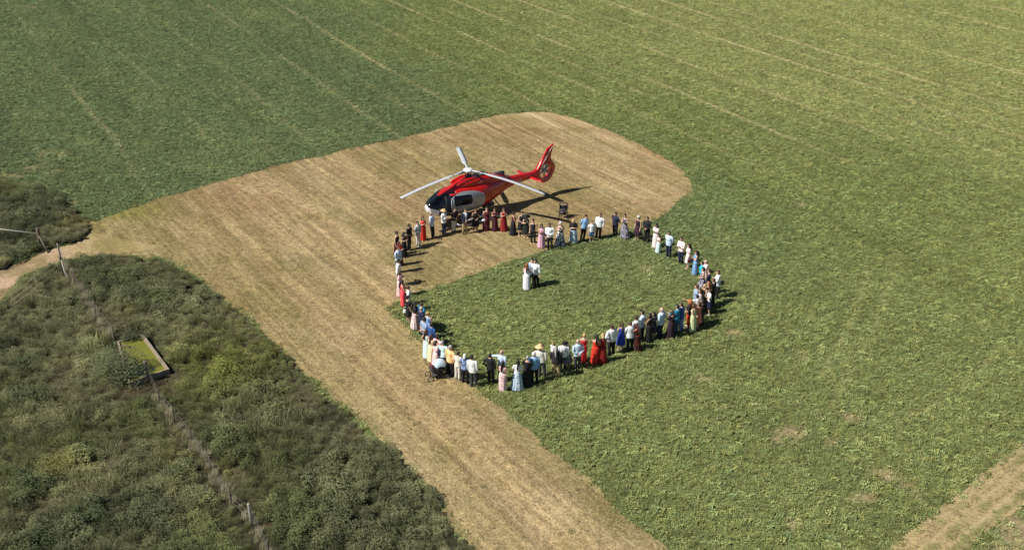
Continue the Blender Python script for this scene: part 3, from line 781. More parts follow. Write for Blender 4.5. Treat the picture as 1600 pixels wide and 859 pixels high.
for xx in (-1.0, -2.2, -3.3, -4.4, -5.4):                # riveted frame seams round the rear body and boom
    hw, zb, zt = (float(smooth_interp(np.array([xx]), ST[:, 0], ST[:, i])[0]) for i in (1, 2, 3))
    mb = MB(); mb.tube([(xx, (hw + .001) * c_, (zb + zt) / 2 + ((zt - zb) / 2 + .001) * s2) for c_, s2 in zip(np.append(ca, ca[0]), np.append(sa, sa[0]))][::4] + [(xx, hw * ca[0], (zb + zt) / 2 + (zt - zb) / 2 * sa[0])], .006, 4); mb.build('panel_seam', M_seam, heli)
# cabin interior
mb = MB(); mb.box((.9, 0, .95), (3.0, 1.6, .06)); mb.build('cabin_floor', M_grey, heli)
mb = MB(); mb.box((2.5, .05, 1.30), (.35, .8, .45)); mb.build('instrument_panel', M_black, heli)
for sx in (1.55, .35):
    for sy in (-.62, -.2, .25, .66):
        se = empty('seat', (sx, sy, 0)); se.parent = heli
        mb = MB(); mb.box((0, 0, 1.02), (.42, .38, .14)); mb.build('cushion', M_seat, se)
        mb = MB(); mb.box((-.22, 0, 1.42), (.1, .38, .7), Matrix.Rotation(R(-10), 3, 'Y')); mb.build('backrest', M_seat, se)
# engine cowling
def ell_ring(x, hw, z0, z1, n=28, e=2.6):
    out = []
    for k2 in range(n):
        a = 2 * math.pi * k2 / n; c = math.copysign(abs(math.cos(a)) ** (2 / e), math.cos(a)); s2 = math.copysign(abs(math.sin(a)) ** (2 / e), math.sin(a))
        out.append((x, hw * c, (z0 + z1) / 2 + (z1 - z0) / 2 * s2))
    return out
def cowl(stations): mb = MB(); mb.loft([ell_ring(*s2) for s2 in stations]); return mb
cw = cowl([(2.0, .08, 2.1, 2.22), (1.75, .20, 2.15, 2.36), (1.3, .34, 2.2, 2.52), (.95, .46, 2.2, 2.68), (.6, .55, 2.2, 2.82), (.2, .60, 2.2, 2.88), (-.4, .62, 2.2, 2.88), (-1.1, .60, 2.1, 2.84), (-1.7, .53, 2.0, 2.74), (-2.3, .40, 1.9, 2.58), (-2.9, .25, 1.85, 2.38), (-3.4, .12, 1.85, 2.18)]).build('engine_cowling', M_red, heli)
for s_ in (-1, 1):
    cowl([(1.25, .02, 2.62, 2.66), (1.0, .10, 2.55, 2.78), (.4, .13, 2.6, 2.93), (-.3, .12, 2.6, 2.93), (-.55, .03, 2.7, 2.85)]).build('intake_fairing', M_red, cw).location = (0, s_ * .36, 0)
mb = MB(); mb.box((-1.05, 0, 2.86), (.75, .62, .06)); mb.build('intake_grille', M_black, cw)
for k2 in range(6):
    mb = MB(); mb.box((-.78 - .11 * k2, 0, 2.895), (.03, .6, .03)); mb.build('louvre', M_grey, cw)
mb = MB(); mb.tube([(-1.9, 0, 2.55), (-2.5, 0, 2.50), (-2.9, 0, 2.47)], [.15, .17, .17], 16); mb.build('exhaust_pipe', M_grey, cw)
mb = MB(); mb.tube([(-.25, .59, 2.55), (-.35, .605, 2.6), (-.48, .61, 2.53), (-.6, .61, 2.6), (-.75, .60, 2.56)], .012, 5); mb.build('marking', M_hwhite, cw)
mb = MB()
for k2 in range(5): mb.box((-3.55 - .17 * k2, .312 - .012 * k2 - .0 * k2, 1.72), (.10, .012, .13))
mb.build('marking', M_hwhite, heli)
# red stripe lighter edge on the boom: a strake along the port side
for s_ in (-1, 1):
    mb = MB(); mb.tube([(-2.4, s_ * .52, 1.75), (-3.2, s_ * .35, 1.80), (-4.6, s_ * .235, 1.82), (-5.7, s_ * .195, 1.83)], [.03, .045, .04, .03], 8); mb.build('boom_strake', M_red, heli)
# rotor head and blades
hub = empty('rotor_head', (0, 0, 2.86)); hub.parent = heli
mb = MB(); mb.tube([(0, 0, -.1), (0, 0, .42)], [.10, .08], 16); mb.tube([(0, 0, .02), (0, 0, .08)], .24, 18); mb.build('mast', M_black, hub)
mb = MB(); rings = []
for rr, zz in ((.02, .62), (.16, .605), (.27, .57), (.33, .51), (.34, .45), (.30, .40), (.12, .38)): rings.append([(rr * math.cos(2 * math.pi * q / 28), rr * math.sin(2 * math.pi * q / 28), zz) for q in range(28)])
mb.loft(rings); mb.build('hub_cap', M_hwhite, hub)
for k2 in range(3):
    a = R(60 + 120 * k2); mb = MB(); mb.tube([(.2 * math.cos(a), .2 * math.sin(a), .06), (.22 * math.cos(a), .22 * math.sin(a), .4)], .025, 8); mb.build('pitch_link', M_grey, hub)
for az, droop in BLADES:
    bl = empty('rotor_blade', (0, 0, .45)); bl.parent = hub; bl.rotation_euler = (0, 0, R(az) - HPSI)
    def zz(s): return -droop * (s / 5.35) ** 1.7
    mb = MB(); rings = []
    prof = [(.55, .0), (.30, .5), (-.05, .62), (-.45, .0), (-.05, -.38), (.30, -.5)]
    for s, chord, th in ((1.15, .12, .07), (1.3, .20, .06), (1.5, .34, .045), (1.7, .37, .035), (2.4, .37, .035), (3.2, .37, .033), (4.0, .37, .032), (4.8, .37, .03), (5.2, .36, .028), (5.35, .33, .02)):
        rings.append([(s, py * chord, zz(s) + pz * th) for py, pz in prof])
    mb.loft(rings); mb.build('blade', M_blade, bl)
    mb = MB(); mb.tube([(.28, 0, .02), (.6, 0, .02), (.9, 0, zz(.9)), (1.25, 0, zz(1.25))], [.09, .085, .07, .05], 10, .6); mb.build('blade_grip', M_blade, bl)
    mb = MB(); mb.box((.62, -.13, -.02), (.5, .05, .06)); mb.box((.62, .13, -.02), (.5, .04, .05)); mb.build('damper', M_grey, bl)
# tail: fin with shrouded fan
FCN = (-6.48, 1.80); FR = .53
OUT = [(-5.45, 2.02), (-5.75, 2.10), (-6.10, 2.55), (-6.45, 3.08), (-6.66, 3.36), (-7.28, 3.66), (-7.25, 3.52), (-7.08, 2.95), (-7.02, 2.66), (-7.16, 2.42), (-7.42, 2.10), (-7.46, 1.86), (-7.36, 1.60), (-7.05, 1.18), (-6.80, 1.00), (-6.40, .95), (-6.02, 1.12), (-5.72, 1.42), (-5.45, 1.55)]
def ray_out(a):
    best = None; dx, dz = math.cos(a), math.sin(a)
    for i in range(len(OUT)):
        x0, z0 = OUT[i]; x1, z1 = OUT[(i + 1) % len(OUT)]; ex_, ez_ = x1 - x0, z1 - z0; den = dx * ez_ - dz * ex_
        if abs(den) < 1e-9: continue
        t = ((x0 - FCN[0]) * ez_ - (z0 - FCN[1]) * ex_) / den; u_ = ((x0 - FCN[0]) * dz - (z0 - FCN[1]) * dx) / den
        if t > 0 and -1e-6 <= u_ <= 1 + 1e-6 and (best is None or t > best): best = t
    return best or FR * 1.1
NB = 144; angs = [2 * math.pi * i / NB for i in range(NB)]
for ox, oz in OUT: angs.append(math.atan2(oz - FCN[1], ox - FCN[0]) % (2 * math.pi))
angs = sorted(set(round(a, 5) for a in angs)); NB = len(angs); rad = [max(ray_out(a), FR + .03) for a in angs]
def thick(x, z): return .10 + .10 * math.exp(-((math.hypot(x - FCN[0], z - FCN[1]) - FR) / .35) ** 2) - .05 * max(0, (z - 2.4) / 1.2)
mb = MB(); cols = []
for s_ in (1, -1):
    for lvl in range(7):
        row = []
        for a, rr in zip(angs, rad):
            q = FR + (rr - FR) * (lvl / 6); x_, z_ = FCN[0] + q * math.cos(a), FCN[1] + q * math.sin(a)
            tk = thick(x_, z_) * (1 if lvl < 5 else (.85 if lvl == 5 else .35))
            row.append((x_, s_ * tk, z_))
        cols.append(row)
rings = cols[:7] + cols[7:][::-1]
mb.loft(rings + [rings[0]], False, False); fin = mb.build('tail_fin', M_red, heli)
for s_ in (-1, 1):
    mb = MB(); mb.tube([(FCN[0] + (FR + .03) * math.cos(a), s_ * .195, FCN[1] + (FR + .03) * math.sin(a)) for a in [2 * math.pi * i / 40 for i in range(22, 62 - 10)]], .011, 5); mb.build('trim_line', M_hwhite, fin)
    mb = MB(); pts = []
    for x_, z_ in ((-7.20, 3.52), (-6.95, 3.25), (-6.72, 2.95), (-6.48, 2.70), (-6.28, 2.52), (-6.12, 2.30)): pts.append((x_, s_ * (thick(x_, z_) + .004), z_))
    mb.tube(pts, [.008, .014, .018, .016, .012, .008], 5); mb.build('trim_line', M_hwhite, fin)
fan = empty('tail_fan', (FCN[0], 0, FCN[1])); fan.parent = heli
mb = MB(); mb.tube([(0, .10, 0), (0, .06, 0), (0, -.1, 0)], [.08, .15, .15], 18); mb.build('fan_hub', M_silver, fan)
for k2 in range(10):
    a = R(36 * k2 + (5 if k2 % 2 else -4)); mb = MB(); u = Vector((math.cos(a), 0, math.sin(a))); w_ = Vector((-math.sin(a), 0, math.cos(a)))
    tw = w_ * .055 + Vector((0, .035, 0)); mb.add([u * .13 - tw * .7, u * .13 + tw * .7, u * .50 + tw, u * .50 - tw], [(0, 1, 2, 3)])
    o = mb.build('fan_blade', M_silver, fan, False); sm_ = o.modifiers.new('thick', 'SOLIDIFY'); sm_.thickness = .012
for k2 in range(6):
    a = R(60 * k2 + 20); mb = MB(); u = Vector((math.cos(a), 0, math.sin(a))); mb.tube([u * .1 + Vector((0, -.09, 0)), u * .53 + Vector((0, -.09, 0))], .02, 6); mb.build('stator_vane', M_black, fan)
# stabiliser
mb = MB(); rings = []
for yy, ch, th2, xo in ((-1.36, .34, .02, -.06), (-1.3, .40, .035, -.04), (-.7, .45, .05, 0), (0, .48, .055, 0), (.7, .45, .05, 0), (1.3, .40, .035, -.04), (1.36, .34, .02, -.06)):
    rings.append([(-5.15 + xo + px_ * ch, yy, 1.72 + pz_ * th2) for px_, pz_ in ((.5, 0), (.25, .9), (-.1, .8), (-.5, 0), (-.1, -.8), (.25, -.9))])
mb.loft(rings); mb.build('stabiliser', M_red, heli)
# landing gear
for s_ in (-1, 1):
    sk = MB(); sk.tube([(1.75, s_ * 1.16, .34), (1.55, s_ * 1.17, .20), (1.3, s_ * 1.18, .10), (1.0, s_ * 1.18, .06), (-1.6, s_ * 1.18, .06), (-2.0, s_ * 1.18, .07)], [.04, .05, .055, .055, .055, .05], 10); skid = sk.build('skid', M_hwhite, heli)
    mb = MB(); mb.box((.45, s_ * 1.22, .46), (1.5, .20, .07)); mb.build('step', M_hwhite, skid)
    for xx in (.9, -1.05):
        mb = MB(); mb.tube([(xx, s_ * .35, .62), (xx, s_ * .75, .55), (xx, s_ * 1.08, .30), (xx, s_ * 1.18, .07)], [.05, .055, .055, .06], 10); mb.build('cross_tube', M_grey, heli)
mb = MB(); mb.box((-1.5, .0, .55), (.9, .5, .22)); mb.build('belly_fairing', M_grey, heli)
for s_ in (-1, 1):
    mb = MB(); mb.tube([(-1.75, s_ * .45, 1.05), (-2.15, s_ * .72, .45), (-2.2, s_ * .78, .10)], [.10, .09, .05], 8, .4); mb.build('gear_strut', M_grey, heli)
# roof windows in the front canopy and wipers
mb = MB(); mb.tube([(3.27, .12, 1.74), (2.88, .30, 1.97)], .012, 5); mb.build('wiper', M_black, ws)
mb = MB(); mb.tube([(2.0, .35, .72), (2.0, .35, .55)], [.05, .07], 10); mb.build('landing_light', M_silver, heli)

# ------------------------------------------------------------------ people
SKIN = [plain('skin_fair', (.56, .36, .26), .55), plain('skin_tan', (.42, .25, .165), .55), plain('skin_brown', (.25, .14, .09), .55)]
M_eye = plain('eye_dark', (.02, .015, .012), .3); M_lip = plain('lips', (.38, .13, .11), .5)
CT = {'white': 'e0e4e7', 'offwhite': 'd6d2c6', 'cream': 'ead9b0', 'black': '17161a', 'navy': '1b2340', 'dark': '26242c', 'charcoal': '3a3b42', 'grey': '8d8f94', 'lightgrey': 'b9bcc0',
      'paleblue': 'bcd0e6', 'skyblue': '86b2da', 'greyblue': '8fa3bd', 'blue': '24508f', 'royal': '2142a8', 'teal': '17789c', 'turquoise': '17b4dc', 'denim': '5f82b0', 'jeans': '34476b',
      'orange': 'e2431c', 'orangered': 'cc301a', 'red': 'b81a1c', 'coral': 'f05058', 'darkred': '8c1512', 'burgundy': '5a1a2a', 'wine': '431521', 'plum': '2f1726', 'pink': 'eec0c2', 'palepink': 'f0d8d6',
      'peach': 'e9b98c', 'mauve': 'd7a9bd', 'tan': 'c8a878', 'khaki': 'a8946f', 'olive': '5e5236', 'brown': '4a3020', 'palegreen': 'cfd8a4', 'mint': 'c6e2e0', 'bottle': '16201c', 'salmon': 'd8826c'}
_cm = {}
def cloth(c):
    if c in _cm: return _cm[c]
    if c == 'fl_pink': m = pattern('cloth_pink_floral', lin('f0d4d2'), lin('7c4a5c'), 16, .55, lin('e9b6bd'))
    elif c == 'fl_navy': m = pattern('cloth_navy_floral', lin('1c2240'), lin('d8d5dc'), 13, .53, lin('8a6f86'))
    elif c == 'leaf_bw': m = pattern('cloth_leaf_print', lin('141a30'), lin('f0efec'), 9, .5)
    elif c == 'fl_blue': m = pattern('cloth_blue_floral', lin('4f86c8'), lin('b8d2ee'), 17, .52, lin('6a9ad6'))
    elif c == 'blue_white': m = pattern('cloth_blue_white', lin('dfe8f0'), lin('5f8aa8'), 11, .5, lin('a9c6d8'))
    elif c == 'fl_white': m = pattern('cloth_white_floral', lin('f0efee'), lin('3a4470'), 13, .58)
    elif c == 'fl_red': m = pattern('cloth_red_print', lin('a01a1c'), lin('3a1430'), 10, .52, lin('d23a24'))
    elif c == 'fl_dark': m = pattern('cloth_dark_print', lin('2a1516'), lin('b2361e'), 9, .6)
    elif c == 'fl_grey': m = pattern('cloth_grey_print', lin('6a6c70'), lin('3a3a42'), 15, .5, lin('a8a69c'))
    elif c == 'blue_print': m = pattern('cloth_blue_shirt_print', lin('274a86'), lin('a9bcd8'), 18, .52)
    elif c == 'tan_print': m = pattern('cloth_tan_shirt_print', lin('e0a768'), lin('f0cf9c'), 16, .5)
    else: m = plain('cloth_' + c, lin(CT[c]), .85, bump=.5, bscale=22, vary=.10)
    _cm[c] = m; return m
HAIRC = {'black': (.008, .007, .007), 'dark': (.02, .013, .01), 'brown': (.06, .03, .016), 'red': (.26, .065, .02), 'ginger': (.38, .13, .035), 'blond': (.48, .33, .15), 'grey': (.32, .31, .30), 'silver': (.58, .57, .56), 'wine': (.09, .018, .02)}
_hm = {}
def hairmat(c):
    if c not in _hm: _hm[c] = plain('hair_' + c, HAIRC[c], .6, bump=.6, bscale=50)
    return _hm[c]
M_shoe = plain('shoe_black', (.02, .018, .018), .5); M_shoeb = plain('shoe_brown', (.12, .06, .03), .5); M_shoew = plain('shoe_white', (.7, .7, .68), .6); M_shoen = plain('shoe_nude', (.5, .33, .24), .5)

def torso(sex, grow=0.0):
    if sex == 'm': t = [(.80, .10, .085, 0), (.86, .165, .115, .005), (.93, .172, .12, .005), (1.02, .16, .112, 0), (1.10, .158, .11, 0), (1.22, .172, .122, -.005), (1.32, .185, .125, -.005), (1.40, .188, .105, .005), (1.45, .150, .085, .012), (1.49, .075, .065, .012)]
    else: t = [(.80, .10, .085, 0), (.86, .17, .115, .01), (.93, .178, .122, .012), (1.02, .148, .105, 0), (1.10, .128, .095, 0), (1.20, .143, .108, -.01), (1.28, .155, .128, -.022), (1.37, .158, .105, -.004), (1.43, .130, .08, .01), (1.475, .062, .055, .012)]
    return [(z, a + grow, b + grow, c) for z, a, b, c in t]
def tring(z, a, b, cy, n=20, mod=None):
    out = []
    for k in range(n):
        th = 2 * math.pi * k / n; m = 1 + (mod(th) if mod else 0)
        out.append((a * m * math.cos(th), cy + b * m * math.sin(th), z))
    return out
def arms(sex, pose):
    sx = .198 if sex == 'm' else .168
    S = lambda s: Vector((s * sx, .006, 1.405))
    P = {'down': ((.235, .03, 1.12), (.235, -.04, .87)), 'clasp': ((.245, -.01, 1.13), (.055, -.175, 1.02)), 'cross': ((.25, -.06, 1.14), (.01, -.185, 1.18)), 'back': ((.262, .07, 1.14), (.05, .175, 1.02)),
         'chest': ((.23, -.04, 1.13), (.07, -.215, 1.25)), 'hip': ((.34, .07, 1.16), (.19, -.02, 1.0)), 'face': ((.20, -.13, 1.17), (.05, -.17, 1.42)), 'point': ((.40, -.17, 1.37), (.60, -.36, 1.37)), 'around': ((.43, -.02, 1.29), (.66, -.06, 1.28)), 'fwd': ((.22, -.12, 1.16), (.14, -.36, 1.20))}
    two = {'point': ('point', 'down'), 'around': ('around', 'down'), 'face': ('face', 'chest'), 'hip': ('hip', 'down'), 'carry': ('chest', 'fwd')}.get(pose, (pose, pose))
    res = []
    for s, q in ((1, two[0]), (-1, two[1])):
        e, w = P[q]; e = Vector((s * e[0], e[1], e[2])); w = Vector((s * w[0], w[1], w[2] + (.02 if s < 0 and pose in ('clasp', 'back', 'cross') else 0)))
        if sex == 'w': e.x *= .9; w.x *= .92
        res.append((s, S(s), e, w))
    return res
LEGS = [(s, Vector((s * .09, .005, .86)), Vector((s * .10, -.012, .47)), Vector((s * .105, .015, .08))) for s in (-1, 1)]
HEADC = Vector((0, -.012, 1.635))
_body = {}
def body_mesh(sex, pose):
    if (sex, pose) in _body: return _body[(sex, pose)]
    mb = MB()
    mb.loft([tring(*r) for r in torso(sex)])
    mb.tube([(0, .014, 1.44), (0, .006, 1.52), (0, -.002, 1.60)], [.062, .052, .05] if sex == 'w' else [.07, .06, .056], 12)
    mb.ball(HEADC, (.076, .094, .116), 16, 12); mb.ball(HEADC + Vector((0, -.03, -.065)), (.052, .06, .05), 10, 8)
    mb.ball(HEADC + Vector((0, -.098, -.02)), (.014, .02, .024), 8, 6)
    for s in (-1, 1): mb.ball(HEADC + Vector((s * .078, .008, -.01)), (.012, .02, .03), 8, 6)
    k = 1 if sex == 'm' else .86
    A = arms(sex, pose)
    for s, a, e, w in A:
        mb.tube([a + Vector((-s * .03, 0, .005)), a, a.lerp(e, .5), e, e.lerp(w, .35), w], [.045 * k, .056 * k, .048 * k, .038 * k, .038 * k, .026 * k], 10)
        d = (w - e).normalized(); mb.tube([w - d * .02, w + d * .03, w + d * .085], [.026, .034, .032], 10, .65)
    for s, h, kn, an in LEGS:
        mb.tube([h + Vector((0, 0, .03)), h + Vector((0, 0, -.06)), h.lerp(kn, .5), kn, kn.lerp(an, .3), an, an + Vector((0, 0, -.045))], [.085, .09, .075, .055, .056, .036, .04], 12)
        mb.tube([an + Vector((0, .03, -.045)), an + Vector((0, -.06, -.05)), an + Vector((0, -.15, -.06)), an + Vector((0, -.19, -.062))], [.035, .038, .032, .012], 10, .75)
    me = mb.mesh('tmp'); o = bpy.data.objects.new('tmp', me); COL.objects.link(o)
    md = o.modifiers.new('r', 'REMESH'); md.mode = 'VOXEL'; md.voxel_size = .021; md.use_smooth_shade = True
    sm = o.modifiers.new('s', 'SMOOTH'); sm.factor = .4; sm.iterations = 2
    dg = bpy.context.evaluated_depsgraph_get(); ev = o.evaluated_get(dg); base = bpy.data.meshes.new_from_object(ev)
    bpy.data.objects.remove(o); bpy.data.meshes.remove(me)
    # hands: thumb and four unequal curled fingers growing out of each palm; eyes and lips
    fb = MB()
    for s, a, e, w in A:
        d = (w - e).normalized(); side = d.cross(Vector((0, 0, 1))); side = side.normalized() if side.length > .1 else Vector((1, 0, 0))
        pn = d.cross(side).normalized()
        for i, (off, ln) in enumerate(((-.026, .062), (-.009, .075), (.009, .072), (.026, .056))):
            p = w + d * .082 + side * off; q = p + d * ln * .55 - pn * .008; t = q + d * ln * .38 - pn * .024
            fb.tube([p - d * .02, p, q, t], [.0085, .0088, .008, .006], 6)
        th = w + d * .028 + side * (.03 * (1 if s > 0 else -1)); fb.tube([th - side * .01, th + d * .025 + side * .012 * s, th + d * .055 + side * .006 * s - pn * .012], [.011, .0105, .007], 6)
    fb.mi = 1
    for s in (-1, 1): fb.ball(HEADC + Vector((s * .031, -.083, .004)), (.013, .008, .008), 8, 6)
    fb.mi = 2; fb.ball(HEADC + Vector((0, -.089, -.062)), (.023, .008, .008), 8, 5)
    fm = fb.mesh('tmp'); bm = bmesh.new(); bm.from_mesh(base)
    for f in bm.faces: f.material_index = 0
    bm.from_mesh(fm); bpy.data.meshes.remove(fm)
    out = bpy.data.meshes.new('person_body'); bm.to_mesh(out); bm.free(); bpy.data.meshes.remove(base)
    out.polygons.foreach_set('use_smooth', [True] * len(out.polygons))
    out.materials.clear()
    for _ in range(3): out.materials.append(SKIN[0])
    _body[(sex, pose)] = out
    return out
_gar = {}
def garment(kind, sex, pose, var=0):
    key = (kind, sex, pose if kind in ('shirt', 'tee', 'jacket', 'dressl_long', 'dressl_knee') else '', var)
    if key in _gar: return _gar[key]
    mb = MB(); T = torso(sex); k = 1 if sex == 'm' else .88
    wr = lambda amp, kx: (lambda th: amp * math.sin(kx * th + ph))
    def sleeve(upto, fat):
        for s, a, e, w in arms(sex, pose):
            if upto == 'wrist': pts = [a + Vector((-s * .05, 0, .01)), a, a.lerp(e, .5), e, e.lerp(w, .5), w]; rd = [.055, .068, .058, .05, .046, .038]
            else: pts = [a + Vector((-s * .05, 0, .01)), a, a.lerp(e, .4), a.lerp(e, .78)]; rd = [.055, .068, .064, .062]
            mb.tube(pts, [q * k * fat for q in rd], 10)
    def torso_g(z0, z1, grow, hem=0, n=24):
        rings = []; zs = [q[0] for q in T]
        for i in range(15):
            z = z0 + (z1 - z0) * i / 14; a = np.interp(z, zs, [q[1] for q in T]) + grow; b = np.interp(z, zs, [q[2] for q in T]) + grow; c = np.interp(z, zs, [q[3] for q in T])
            if z < 1.08 and hem: a = max(a, np.interp(1.10, zs, [q[1] for q in T]) + grow + hem); b = max(b, np.interp(1.10, zs, [q[2] for q in T]) + grow + hem)
            if z > 1.44: a *= .96
            ph = i * .7; am = .02 * (1 if z < 1.3 else .3)
            rings.append(tring(z, a, b, c, n, lambda th: am * math.sin(3 * th + ph) + am * .6 * math.sin(5 * th - ph)))
        mb.loft(rings)
    def skirt(z_top, z_bot, w_bot, a0=None, folds=9, amp=.07, flat=.88):
        rings = []; zs = [q[0] for q in T]; n = 40
        hipA = np.interp(.93, zs, [q[1] for q in T]) + .02; hipB = np.interp(.93, zs, [q[2] for q in T]) + .02
        for i in range(14):
            t = i / 13; z = z_top + (z_bot - z_top) * t
            if z > .93: a = np.interp(z, zs, [q[1] for q in T]) + .02; b = np.interp(z, zs, [q[2] for q in T]) + .02
            else:
                u = (.93 - z) / max(.01, .93 - z_bot); a = hipA + (w_bot - hipA) * u ** .9; b = hipB + (w_bot * flat - hipB) * u ** .9
            am = amp * t; rings.append(tring(z, a, b, .008, n, lambda th: am * math.sin(folds * th + var) + am * .5 * math.sin((folds + 4) * th + 2 + var)))
        mb.loft(rings)
    if kind == 'shirt': torso_g(.84, 1.49, .018, .014); sleeve('wrist', 1.0)
    elif kind == 'tee': torso_g(.85, 1.485, .016, .016); sleeve('half', 1.12)
    elif kind == 'top': torso_g(.90, 1.42, .014)
    elif kind == 'jacket':
        rings = []; zs = [q[0] for q in T]; n = 30                            # open at the front, lapels turned back
        for i in range(14):
            z = .78 + (1.47 - .78) * i / 13; a = np.interp(max(z, .86), zs, [q[1] for q in T]) + .032; b = np.interp(max(z, .86), zs, [q[2] for q in T]) + .032; c = np.interp(z, zs, [q[3] for q in T])
            gap = .16 + .30 * max(0, (z - 1.05) / .4) + .2 * max(0, (.95 - z) / .2)
            row = []
            for q in range(n):
                th = -math.pi / 2 + gap + (2 * math.pi - 2 * gap) * q / (n - 1); row.append((a * math.cos(th), c + b * math.sin(th), z))
            rings.append(row)
        mb.loft(rings, False, False, False); sleeve('wrist', 1.12)
    elif kind in ('trousers', 'shorts'):
        mb.loft([tring(*q) for q in [(.79, .12, .10, .003), (.86, .182, .132, .006), (.93, .186, .134, .008), (1.0, .168, .12, .002), (1.03, .162, .115, 0)]])
        for s, h, kn, an in LEGS:
            if kind == 'trousers': mb.tube([h + Vector((0, 0, .04)), h + Vector((0, 0, -.08)), h.lerp(kn, .5), kn, kn.lerp(an, .5), an + Vector((0, 0, -.03))], [.095, .10, .09, .074, .068, .066], 12)
            else: mb.tube([h + Vector((0, 0, .04)), h + Vector((0, 0, -.08)), h.lerp(kn, .5), h.lerp(kn, .95)], [.098, .105, .10, .098], 12)
    elif kind == 'skirt_long': skirt(1.06, .06, .235 + .025 * (var % 3))
    elif kind == 'skirt_short': skirt(1.06, .50, .24, amp=.05)
    elif kind.startswith('dress'):
        torso_g(.95, 1.43 if kind[5] != 'b' else 1.34, .014)
        if 'long' in kind: skirt(1.05, .05, .195 + .022 * (var % 4))
        elif 'full' in kind: skirt(1.08, .05, .33, folds=11, amp=.08)
        else: skirt(1.05, .45, .23 + .03 * (var % 3), amp=.05)
        if kind[5] == 'l': sleeve('half', 1.25)
        elif kind[5] != 'b':
            for s in (-1, 1): mb.tube([(s * .07, -.085, 1.40), (s * .09, -.03, 1.455), (s * .085, .06, 1.42)], .018, 6, .5)
    _gar[key] = mb.mesh(kind); return _gar[key]
_hair = {}
def hair_mesh(kind):
    if kind in _hair: return _hair[kind]
    mb = MB(); c = HEADC + Vector((0, .010, .012))
    def cap(back=-.07, front=.045, pf=1.0):
        mb.ball(c, (.088 * pf, .104 * pf, .122 * pf), 18, 14, lambda x, y, z: (z > front) or (y > -.035 and z > -.02) or (y > .02 and z > back))
    if kind == 'short': cap()
    elif kind == 'bald': mb.ball(c, (.084, .102, .116), 18, 14, lambda x, y, z: y > -.03 and -.085 < z < .03)
    elif kind == 'long':
        cap(-.09, .04, 1.04); mb.tube([(0, .05, 1.66), (0, .082, 1.55), (0, .105, 1.42), (0, .118, 1.28), (0, .118, 1.20)], [.085, .095, .10, .085, .04], 12, .42)
        for s in (-1, 1): mb.tube([(s * .07, .01, 1.66), (s * .088, .0, 1.56), (s * .092, .0, 1.45)], [.03, .034, .02], 8)
    elif kind == 'bob':
        cap(-.09, .04, 1.06); mb.tube([(0, .03, 1.66), (0, .05, 1.56), (0, .05, 1.49)], [.09, .10, .085], 14, .75)
    elif kind == 'bun': cap(-.07, .04, 1.0); mb.ball((0, .105, 1.69), .05, 10, 8)
    elif kind == 'big':
        mb.ball(c + Vector((0, .03, .02)), (.17, .15, .17), 16, 12, lambda x, y, z: not (y < -.06 and z < .04 and abs(x) < .09)); mb.tube([(0, .05, 1.6), (0, .10, 1.45), (0, .11, 1.33)], [.12, .13, .06], 12, .5)
    elif kind == 'fascinator': cap(-.07, .04, 1.0); mb.ball((.03, -.01, 1.77), (.07, .06, .03), 10, 6)
    _hair[kind] = mb.mesh('hair'); return _hair[kind]
_hat = {}
def hat_mesh(kind):
    if kind in _hat: return _hat[kind]
    mb = MB(); c = HEADC + Vector((0, .005, .055))
    def ring(rr, zz, e=1.15, dy=0): return [(c.x + rr * math.cos(q * math.pi / 12), c.y + dy + rr * e * math.sin(q * math.pi / 12), c.z + zz) for q in range(24)]
    if kind in ('brim', 'wide'):
        R0 = .19 if kind == 'brim' else .27
        mb.loft([ring(.092, .005), ring(R0, -.012), ring(R0 + .004, -.004), ring(.098, .022), ring(.09, .085), ring(.07, .105), ring(.01, .10)], True, True)
    else:
        mb.loft([ring(.094, -.005), ring(.094, .04), ring(.075, .075), ring(.02, .088)]); mb.box((c.x, c.y - .13, c.z + .004), (.13, .11, .014))
    _hat[kind] = mb.mesh('hat'); return _hat[kind]
def shoe_mesh(s):
    key = 'shoe%d' % s
    if key not in _gar:
        mb = MB(); an = LEGS[0 if s < 0 else 1][3]; x = an.x
        mb.tube([(x, .07, .035), (x, .03, .042), (x, -.06, .038), (x, -.15, .03), (x, -.20, .022)], [.025, .046, .046, .046, .02], 10, .8); _gar[key] = mb.mesh('shoe')
    return _gar[key]

